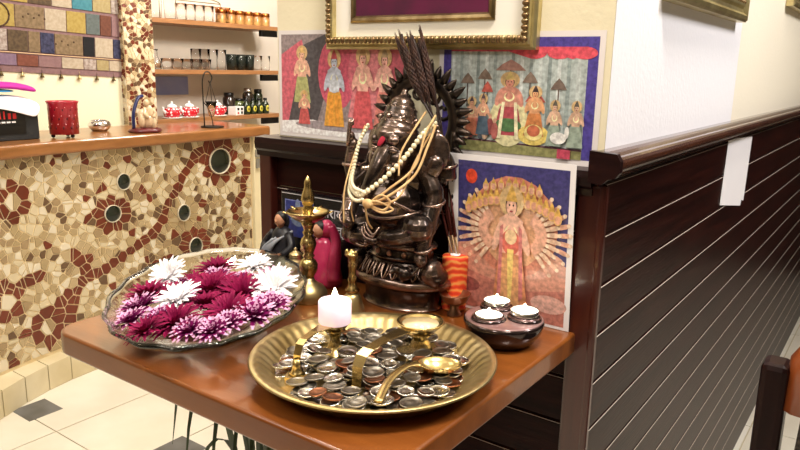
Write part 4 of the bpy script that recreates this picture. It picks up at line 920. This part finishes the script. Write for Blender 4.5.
for i in range(6): tag(link('drinking_glass', tumb, None, (-2.445, 1.285+.0405*i*1.25, z0)), ordn[i]+' clear tumbler from the left in the top shelf row', 'glass', 'tumblers on the top shelf')
tr = thing('wire_tray', 'thin looped wire rack standing over the top shelf tumblers', 'rack', (-2.47, 1.36, z0))
q = M(); q.tube([(.0, .17*math.cos(a), .088+.022*math.sin(a)) for a in [PI*i/20 for i in range(21)]], .0025, 6); q.tube([(0, -.17, 0), (0, -.17, .088), (.0, .17, .088), (0, .17, 0)], .0025, 6); obj('wire', q, mat('brown_wire', '8a7a5a', .4, .6), tr)
m_jar = mat('amber_jar_contents', '8a5428', .3, var='c89a5a', vscale=40, coat=.6); m_lid = mat('copper_lid', 'b06a34', .25, .9)
jar = None
for i in range(6):
    lb = ordn[i]+' copper lidded spice jar from the left on the top shelf'
    loc = (-2.44, 1.505+.0565*i, z0)
    if jar is None:
        jar = thing('spice_jar', lb, 'jar', loc, 0, 'copper lidded jars on the top shelf')
        q = M(); q.lathe([(0, 0), (.0235, 0), (.0245, .003), (.0245, .040), (.021, .045), (0, .046)], 22); obj('jar_body', q, m_jar, jar)
        q = M(); q.lathe([(.0235, .044), (.025, .046), (.025, .060), (.023, .063), (0, .064)], 22); obj('lid', q, m_lid, jar)
    else: dup(jar, loc, None, lb)
z0 = SZ[1]+.0202
t_ = thing('carafe', 'clear glass carafe at the left end of the middle shelf', 'carafe', (-2.445, 1.135, z0)); q = M(); q.lathe([(0, 0), (.024, 0), (.026, .004), (.025, .03), (.011, .055), (.010, .078), (.014, .086), (.012, .086), (.008, .078), (.009, .055), (.022, .03), (.022, .006), (0, .005)], 24); obj('flask', q, m_glass, t_)
for i in range(5): tag(link('glass_cup', cup, None, (-2.435, 1.19+.046*i*1.32*.86, z0)), ordn[i]+' low glass cup from the left on the middle shelf', 'cup', 'glass cups on the middle shelf')
for i in range(4): tag(link('drinking_glass', tall2, None, (-2.470, 1.375+.05*i, z0)), ordn[i]+' tall clear glass from the left on the middle shelf', 'glass', 'tall glasses on the middle shelf')
for i in range(3): tag(link('drinking_glass', smok, None, (-2.44, 1.56+.058*i, z0)), ordn[i]+' smoked dark glass from the left on the middle shelf', 'glass', 'smoked glasses on the middle shelf')
for i in range(2): tag(link('drinking_glass', tumb, None, (-2.445, 1.735+.055*i, z0)), ['pale empty tumbler right of the smoked glasses', 'last pale tumbler at the right end of the middle shelf'][i], 'glass', 'pale tumblers on the middle shelf')
z0 = SZ[2]+.0202
# red polka-dot teapots
def dots_mat():
    m_ = bpy.data.materials.new('red_white_polka_dots'); m_.use_nodes = True; nt = m_.node_tree; b_ = nt.nodes['Principled BSDF']; b_.inputs['Roughness'].default_value = .25
    tc = nt.nodes.new('ShaderNodeTexCoord'); vo = nt.nodes.new('ShaderNodeTexVoronoi'); vo.inputs['Scale'].default_value = 75; vo.inputs['Randomness'].default_value = .25; r_ = nt.nodes.new('ShaderNodeValToRGB'); r_.color_ramp.interpolation = 'CONSTANT'
    r_.color_ramp.elements[0].color = (*lin('f6f0ee'), 1); r_.color_ramp.elements[1].color = (*lin('c81c2c'), 1); r_.color_ramp.elements[1].position = .36
    nt.links.new(tc.outputs['Object'], vo.inputs['Vector']); nt.links.new(vo.outputs['Distance'], r_.inputs[0]); nt.links.new(r_.outputs[0], b_.inputs['Base Color']); return m_
m_dot = dots_mat(); m_chi = mat('white_china', 'f3eeea', .2)
tpot = None
for y_, lb in [(1.205, 'red polka dot teapot at the left end of the lowest shelf'), (1.300, 'middle red polka dot teapot on the lowest shelf'), (1.465, 'red polka dot teapot behind the wire stand')]:
    if tpot is None:
        tpot = thing('teapot', lb, 'teapot', (-2.44, y_, z0), 0, 'polka dot teapots on the lowest shelf')
        q = M(); q.lathe([(0, .004), (.028, .004), (.036, .014), (.0375, .026), (.033, .040), (.024, .048), (0, .049)], 28); obj('teapot_body', q, m_dot, tpot)
        q = M(); q.lathe([(0, 0), (.040, 0), (.046, .003), (.045, .005), (.03, .004), (0, .004)], 28); obj('saucer', q, m_chi, tpot)
        q = M(); q.lathe([(.024, .047), (.023, .054), (.014, .062), (.004, .065), (.006, .070), (.004, .074), (0, .075)], 24); obj('lid', q, m_chi, tpot)
        q = M(); q.tube(spline([(0, -.030, .025), (.002, -.046, .034), (.004, -.050, .052)], 4), [.009, .008, .008, .007, .006, .006, .005, .005, .005], 8); obj('spout', q, m_chi, tpot)
        q = M(); q.tube(spline([(0, .030, .040), (0, .050, .040), (0, .048, .018), (0, .033, .014)], 5), .004, 8); obj('handle', q, m_dot, tpot)
    else: dup(tpot, (-2.44, y_, z0), None, lb)
t_ = thing('square_box', 'white box with black square windows at the middle of lowest shelf', 'box', (-2.43, 1.572, z0), .2); q = M(); q.box((0, 0, .021), (.05, .062, .042), 0, .002); obj('box_body', q, m_chi, t_)
for yy, zz in [(-.014, .030), (.014, .030), (.014, .012)]:
    q = M(); q.box((.0255, yy, zz), (.002, .014, .012), 0); obj('window_square', q, m_black, t_)
q = M(); q.box((.0255, -.014, .011), (.002, .012, .010), 0); obj('window_square', q, mat('red_square', 'b3202a', .4), t_)['label'] = 'red square'
m_bot = mat('dark_green_bottle', '1d2814', .08, coat=.8); m_lab = mat('yellow_label', 'cfc04a', .5); m_cap = mat('black_cap', '121010', .3)
bot = None
for i in range(4):
    lb = ordn[i]+' small dark bottle with yellow label from the left on lowest shelf'; loc = (-2.425, 1.635+.043*i, z0)
    if bot is None:
        bot = thing('bottle', lb, 'bottle', loc, 0, 'small bottles on the lowest shelf')
        q = M(); q.lathe([(0, 0), (.018, 0), (.019, .003), (.019, .048), (.013, .058), (.008, .062), (.008, .070), (0, .070)], 20); obj('bottle_glass', q, m_bot, bot)
        q = M(); q.lathe([(.0085, .068), (.0098, .069), (.0098, .079), (0, .080)], 16); obj('cap', q, m_cap, bot)
        q = M(); q.ell((.0172, 0, .028), (.0035, .0105, .0165), n=16); lb_ = obj('label_paper', q, m_lab, bot); q = M(); q.ell((.0197, 0, .028), (.0015, .005, .008), n=12); obj('emblem', q, m_black, lb_)
    else: dup(bot, loc, None, lb)
m_gj = mat('green_jar_glass', '5f6a38', .1, coat=.7, var='3c4424', vscale=25)
for i, (y_, h_, r_, mm, lb) in enumerate([(1.590, .105, .030, mat('dark_brown_jar', '2a1f1a', .15, coat=.6), 'dark brown jar standing at the back above the white box'), (1.655, .075, .029, m_gj, 'olive green jar standing behind the left bottles'), (1.715, .125, .027, mat('dark_brown_jar', '2a1f1a', .15), 'tall dark jar with foil cap behind the bottles'), (1.785, .120, .024, m_bot, 'tall dark bottle rightmost at the back of the lowest shelf')]):
    t_ = thing('storage_jar', lb, 'jar', (-2.50, y_, z0)); q = M(); q.lathe([(0, 0), (r_, 0), (r_*1.03, .004), (r_*1.03, h_*.75), (r_*.75, h_*.84), (r_*.72, h_*.86), (0, h_*.87)], 24); obj('jar_body', q, mm, t_)
    q = M(); q.lathe([(r_*.78, h_*.85), (r_*.82, h_*.87), (r_*.82, h_*1.0), (0, h_*1.01)], 20); obj('lid', q, m_alu if i == 2 else m_cap, t_)
q = M(); q.box((-2.597, 1.325, .965), (.006, .19, .085), 0, .001); tag(obj('wall_panel', q, mat('lavender_blue_panel', '8493cc', .4, var='9aa4d2', vscale=8)), 'plain lavender blue panel on the wall above the polka dot teapots', 'panel')

# ================================================================== THINGS ON THE BAR
BZ = .8152
rc = thing('candle_holder', 'red pierced metal cylinder candle holder on bar', 'candle holder', (-2.065, .487, BZ))
q = M(); q.ring([(.0455, .012), (.0465, .012), (.0475, .112), (.0515, .120), (.0515, .123), (.0455, .122), (.0440, .112), (.0430, .016), (.040, .014), (.0, .014), (.0, .012)], 40); obj('cylinder', q, mat('red_enamel', 'a81a30', .3, coat=.5), rc)
q = M()
for r_ in range(3):
    for k in range(12):
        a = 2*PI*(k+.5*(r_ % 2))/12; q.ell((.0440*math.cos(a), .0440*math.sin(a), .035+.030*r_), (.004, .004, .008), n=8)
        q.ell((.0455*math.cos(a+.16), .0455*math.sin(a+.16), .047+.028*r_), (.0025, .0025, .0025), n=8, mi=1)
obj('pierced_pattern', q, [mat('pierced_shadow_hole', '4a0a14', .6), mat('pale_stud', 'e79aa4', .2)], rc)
for k in range(3):
    a = 2*PI*k/3 + .25; q = M(); q.ell((.036*math.cos(a), .036*math.sin(a), .0065), (.007, .007, .0065)); obj('ball_foot', q, m_cap, rc)
sd = thing('silver_bowl', 'low round silver bowl with dark inside on the bar', 'bowl', (-2.20, .70, BZ)); q = M(); q.lathe([(0, 0), (.026, 0), (.036, .010), (.041, .022), (.036, .034), (.028, .040), (.026, .038), (.033, .030), (.036, .022), (.03, .008), (0, .006)], 32); obj('bowl_body', q, mat('polished_silver', 'e6e4e8', .15, 1.), sd)
bx = thing('menu_box', 'black box with red lettering at left end of bar', 'box', (-2.112, .276, BZ)); q = M(); q.box((0, 0, .056), (.10, .248, .112), 0, .003); obj('box_body', q, mat('dark_grey_box', '25282b', .5), bx)
q = M(); q.box((.051, .030, .064), (.003, .10, .085), 0); pn = obj('front_panel', q, m_black, bx)
q = M()
for k, (w_, h_) in enumerate([(.011, .022), (.005, .026), (.009, .018), (.011, .018)]): q.box((.0530, -.002+.016*k, .070+h_/2), (.001, w_, h_), 0, .0004)
obj('lettering', q, mat('red_lettering', 'd02a2c', .5), pn); q = M()
for k in range(4): q.box((.0530, -.006+.016*k, .060), (.001, .012, .005), 0)
obj('small_lettering', q, m_paper, pn)
def cloth(name, label, m_, pts_, thick=.006):
    q_ = M(); n_ = len(pts_[0]); vs = []
    for row in pts_: vs += row
    k_ = len(vs); R_ = len(pts_); vs2 = [(x_, y_, z_-thick) for x_, y_, z_ in vs]
    fs = [(i*n_+j, i*n_+j+1, (i+1)*n_+j+1, (i+1)*n_+j) for i in range(R_-1) for j in range(n_-1)]; fs2 = [tuple(k_+i for i in f_[::-1]) for f_ in fs]
    rim = [j for j in range(n_)] + [(i+1)*n_-1 for i in range(1, R_)] + [(R_-1)*n_+j for j in range(n_-2, -1, -1)] + [i*n_ for i in range(R_-2, 0, -1)]
    fs3 = [(rim[i], rim[(i+1) % len(rim)], k_+rim[(i+1) % len(rim)], k_+rim[i]) for i in range(len(rim))]
    q_.add(vs+vs2, fs+fs2+fs3, 0, True); o_ = obj(name, q_, m_); sb_ = o_.modifiers.new('s', 'SUBSURF'); sb_.levels = sb_.render_levels = 2
    return tag(o_, label, 'cloth')
tz = BZ+.122
cloth('napkin', 'white folded cloth draped over the black box on bar', mat('white_cloth', 'f3eff2', .8), [[(-2.165, 0.165, tz+0.022), (-2.165, 0.265, tz+0.024), (-2.165, 0.365, tz+0.020), (-2.160, 0.410, tz+0.002)], [(-2.110, 0.165, tz+0.024), (-2.110, 0.265, tz+0.027), (-2.110, 0.375, tz+0.022), (-2.105, 0.420, tz+0.002)], [(-2.054, 0.165, tz+0.020), (-2.054, 0.255, tz+0.022), (-2.052, 0.355, tz+0.016), (-2.050, 0.410, tz-0.013)], [(-2.046, 0.165, tz+0.000), (-2.046, 0.235, tz-0.008), (-2.044, 0.335, tz-0.030), (-2.045, 0.390, tz-0.056)]])
cloth('napkin', 'blue folded cloth between the white and magenta ones on bar', mat('blue_cloth', '2f7fb0', .8), [[(-2.150, 0.175, tz+0.039), (-2.150, 0.255, tz+0.042), (-2.150, 0.340, tz+0.040)], [(-2.100, 0.175, tz+0.041), (-2.100, 0.255, tz+0.044), (-2.095, 0.355, tz+0.040)], [(-2.058, 0.175, tz+0.036), (-2.058, 0.255, tz+0.039), (-2.060, 0.330, tz+0.036)]], .007)
cloth('napkin', 'magenta folded cloth topmost on the black box', mat('magenta_cloth', 'b51f93', .7), [[(-2.160, 0.155, tz+0.058), (-2.160, 0.265, tz+0.064), (-2.160, 0.355, tz+0.062), (-2.155, 0.400, tz+0.046)], [(-2.110, 0.155, tz+0.060), (-2.100, 0.265, tz+0.068), (-2.100, 0.365, tz+0.066), (-2.095, 0.425, tz+0.046)], [(-2.062, 0.155, tz+0.053), (-2.062, 0.265, tz+0.060), (-2.060, 0.345, tz+0.058), (-2.065, 0.405, tz+0.044)]], .020)
ag = thing('shell_figurine', 'cream seated figurine with dark blue back on dark red base on bar', 'figurine', (-2.045, .792, BZ)); ag.scale = (1.15, 1.15, 1.2)
q = M(); q.lathe([(0, 0), (.050, 0), (.056, .004), (.050, .010), (.036, .014), (0, .015)], 24, sx=.8, wob=lambda a, i: 1+.08*math.sin(a*5)); obj('base', q, mat('dark_red_base', '5a1018', .4, coat=.4), ag)
q = M(); q.ell((0, .006, .034), (.022, .028, .026)); q.ell((.004, -.010, .052), (.016, .018, .022)); q.ell((.006, .012, .060), (.014, .014, .024)); q.ell((.004, .004, .090), (.010, .010, .012)); q.ell((.012, .022, .030), (.012, .010, .024)); q.ell((.012, -.022, .036), (.012, .010, .022)); q.tube(spline([(.006, .014, .075), (.018, .026, .060), (.020, .018, .046)], 4), .006, 8); q.tube(spline([(.006, -.004, .074), (.02, -.014, .058), (.022, -.004, .046)], 4), .006, 8)
obj('figure', q, mat('cream_porcelain', 'dcc7a4', .3, var='c9a582', vscale=30, coat=.4), ag)
q = M(); q.tube(spline([(-.012, -.036, .012), (-.012, -.034, .060), (-.012, -.016, .102), (-.012, .002, .112)], 5), [.008]*10+[.009]*6, 8, flat=.6); obj('blue_back', q, mat('dark_blue_glaze', '222a5c', .2, coat=.5), ag)
ws = thing('wire_stand', 'black wire stand with hooked top holding hanging glass cup on bar', 'stand', (-2.05, 1.11, BZ)); ws.scale = (1, 1, 1.2)
q = M(); q.lathe([(0, 0), (.046, 0), (.047, .003), (.044, .005), (0, .005)], 32); obj('base', q, m_iron, ws)
q = M(); q.tube(spline([(0, -.040, .004), (0, -.042, .10), (0, -.042, .155), (0, -.030, .182), (0, -.008, .185), (0, .006, .168), (0, -.004, .150), (0, -.012, .156)], 8), .0026, 8); q.tube(spline([(0, -.040, .085), (0, -.022, .070), (0, -.004, .040), (0, .004, .005)], 5), .002, 6); obj('hooked_rod', q, m_iron, ws)
q = M()
for k in range(3): a = 2*PI*k/3+.3; q.tube([(0, -.004, .152), (.022*math.cos(a), -.002+.024*math.sin(a), .088)], .0012, 6)
q.ring([(.0245+.0016*math.cos(a), .086+.0016*math.sin(a)) for a in [2*PI*i/6 for i in range(6)]], 24, (0, -.002, 0)); obj('hanger', q, m_iron, ws)
gc = tag(link('glass_cup', glass_me(.010, .0225, .060).mesh('glass_cup', [m_glass]), None, (-2.05, 1.108, BZ+.044)), 'small clear glass cup hung in the black wire stand', 'cup')

# ================================================================== TAPESTRY
tpy = thing('patchwork_tapestry', 'patchwork wall hanging of coloured squares with little bells along hem', 'wall hanging', (-2.4145, .45, 1.04)); tpy.rotation_euler = (-.045, 0, 0)
tp = M(); tmats = [mat('tap_'+c, c, .85, var=v_, vscale=90) for c, v_ in [('866868', '7a5c5d'), ('b1a38f', 'a2937d'), ('a48f4e', '957e3f'), ('5e6664', '515856'), ('5b3325', '6a4030'), ('41415e', '1f2238'), ('856f54', '6c5a40'), ('131116', '0d0c10'), ('b1a69d', '87756c'), ('437c88', '356f7c'), ('a09168', '928058'), ('5f4d37', '473827'), ('735d73', '806a7b'), ('794738', '67392a')]]
tp.box((-.004, .11, .20), (.006, 1.05, .42), 0)
cells = [(.0, .10, .052, 12, 6), ]
def cell(y0, y1, z0, z1, c): tp.box((.0005, (y0+y1)/2, (z0+z1)/2), (.004, y1-y0-.003, z1-z0-.003), c, .001)
ys_ = [-.41, -.32, -.23, -.14, -.05, .02, .0865, .15, .24, .33, .40, .455, .51]
def row(z0, z1, ys, cs):
    for (a, b_), c in zip(zip(ys, ys[1:]), cs): cell(a, b_, z0, z1, c)
row(.012, .056, [-.40, -.30, -.2, -.1, -.02, .07, .15, .24, .33, .385, .44, .50], [12, 1, 0, 8, 12, 13, 0, 1, 8, 10, 1])
row(.064, .142, [-.40, -.3, -.2, -.1, -.03, .04, .115, .16, .215, .33, .38, .46, .51], [1, 11, 2, 6, 8, 11, 6, 5, 6, 7, 1, 5])
row(.150, .232, [-.40, -.29, -.18, -.06, .07, .18, .265, .345, .405, .455, .51], [6, 2, 5, 2, 6, 1, 2, 3, 4, 0])
row(.240, .315, [-.40, -.30, -.2, -.08, .02, .12, .21, .29, .375, .455, .51], [3, 1, 4, 6, 2, 11, 1, 9, 10, 8])
row(.323, .40, [-.40, -.28, -.16, -.05, .06, .15, .26, .36, .44, .51], [2, 6, 9, 1, 3, 2, 4, 10, 12])
obj('patchwork', tp, tmats, tpy)
q = M(); q.tube([(.004, -.40, .060), (.004, .51, .060)], .0018, 6); obj('piping', q, mat('beige_piping', 'd0b088', .8), tpy)
q = M()
for r_, (y0, z_, n_, sp_2) in enumerate([(.10, .19, 5, .02), (.22, .103, 4, .024)]):
    for k in range(n_): q.ell((.0028, y0+sp_2*k, z_+.012*(k % 2)), (.001, .004, .004), n=8)
obj('embroidery', q, mat('dark_brown_embroidery', '4a3420', .8), tpy); q = M()
q.tube([(.003, .0+.05*math.cos(a), .19+.045*math.sin(a)) for a in [2*PI*i/20 for i in range(21)]], .003, 6)
obj('embroidery', q, mat('dark_brown_embroidery', '4a3420', .8), tpy)
for k in range(12):
    q = M(); y_ = -.36+.0745*k; q.lathe([(0, .004), (.003, .002), (.005, -.006), (.0085, -.013), (.0075, -.014), (0, -.012)], 12, (.002, y_, -.012)); q.tube([(.002, y_, -.01), (.001, y_, .004)], .001, 5); obj('bell', q, mat('dark_brass_bell', '5a4a2c', .4, .8) if k % 3 else m_brassd, tpy)
q = M(); q.box((.004, .545, .2), (.01, .012, .40), 0, .002); obj('edge_pole', q, mat('grey_pole', '9a8a84', .5), tpy)
for k in range(3):
    q = M(); q.ell((.012, .540, .02+.058*k+.02*(k > 0)), .010, n=12); obj('pole_knob', q, m_cap, tpy)

# ================================================================== CHAIR AND PLANT
ch = thing('dining_chair', 'dark wooden chair with black textured back at right edge', 'chair', (.393, .12, 0))
m_ch = mat('dark_chair_wood', '200c0a', .35, var='160706', vscale=10, stretch=(6, 6, 1), spec=.2); m_cr = mat('orange_chair_rail', '8a4520', .3, coat=.4)
for sx_ in (-1, 1):
    q = M(); q.box((sx_*.185, -.19, .40), (.025, .034, .80), 0, .006); obj('back_post', q, m_ch, ch)
    q = M(); q.box((sx_*.18, .19, .22), (.034, .034, .44), 0, .004); obj('front_leg', q, m_ch, ch)
q = M(); arch = [(.162*math.cos(PI-PI*k/16), -.19, .755+.098*math.sin(PI*k/16)**.42) for k in range(17)]; q.tube(arch, .016, 10, flat=1.2); obj('crest_rail', q, m_cr, ch)['label'] = 'orange brown arched top rail'
q = M(); poly = [(-.168, .50), (.168, .50)] + [(.158*math.cos(PI*k/12), .755+.088*math.sin(PI*k/12)**.42) for k in range(13)]; q.prism(poly, lambda u, v, t_: (u, t_, v), -.200, -.182); obj('back_panel', q, mat('black_woven_fabric', '17120f', .8, var='4a3f34', vscale=260, bump=.6, bscale=260), ch)
q = M(); q.box((0, 0, .455), (.40, .41, .05), 0, .015); obj('seat', q, m_ch, ch)
for sx_ in (-1, 1): q = M(); q.box((sx_*.182, 0, .20), (.02, .35, .025), 0, .003); obj('stretcher', q, m_ch, ch)
pl = thing('spider_plant', 'thin-leaved plant in a pot under the front of the table', 'plant', (-.47, -.12, 0))
q = M(); q.lathe([(0, 0), (.050, 0), (.066, .18), (.070, .182), (.070, .20), (.062, .20), (.058, .18), (0, .178)], 32); obj('pot', q, mat('terracotta_pot', '8a4a2c', .7), pl)
m_leaf = mat('dark_green_leaf', '243218', .45, var='3a4a22', vscale=30)
def leaf(base, mid, tip, wd):
    q_ = M(); pts_ = bez(base, mid, tip, 10); vs = []; th_ = .6 + random.uniform(-.4, .4); side = Vector((math.cos(th_), math.sin(th_), 0))
    for i, p_ in enumerate(pts_):
        w_ = wd*math.sin(PI*(.12+.88*i/10))**.7 + .0003; vs += [p_ - side*w_, p_ - Vector((0, 0, w_*.5)), p_ + side*w_]
    for i in range(10):
        for j in range(2): q_.add([vs[3*i+j], vs[3*i+j+1], vs[3*i+j+4], vs[3*i+j+3]], [(0, 1, 2, 3)])
    return q_
for mid, tip in [((0.070, -0.165, .95), (0.028, -0.180, .585)), ((0.090, -0.165, .95), (0.055, -0.183, .55)), ((0.130, -0.165, .95), (0.108, -0.185, .545)), ((0.165, -0.165, .95), (0.150, -0.187, .555)), ((0.185, -0.160, .95), (0.184, -0.190, .57)), ((0.210, -0.155, .93), (0.210, -0.187, .57)), ((0.230, -0.165, .9), (0.240, -0.205, .50)), ((0.080, -0.105, .75), (-0.040, -0.105, .45)), ((0.280, -0.005, .7), (0.380, 0.015, .42)), ((0.180, 0.015, .72), (0.140, 0.095, .45))]:
    obj('leaf', leaf((random.uniform(-.02, .02), random.uniform(-.02, .02), .18), mid, tip, .0045), m_leaf, pl)
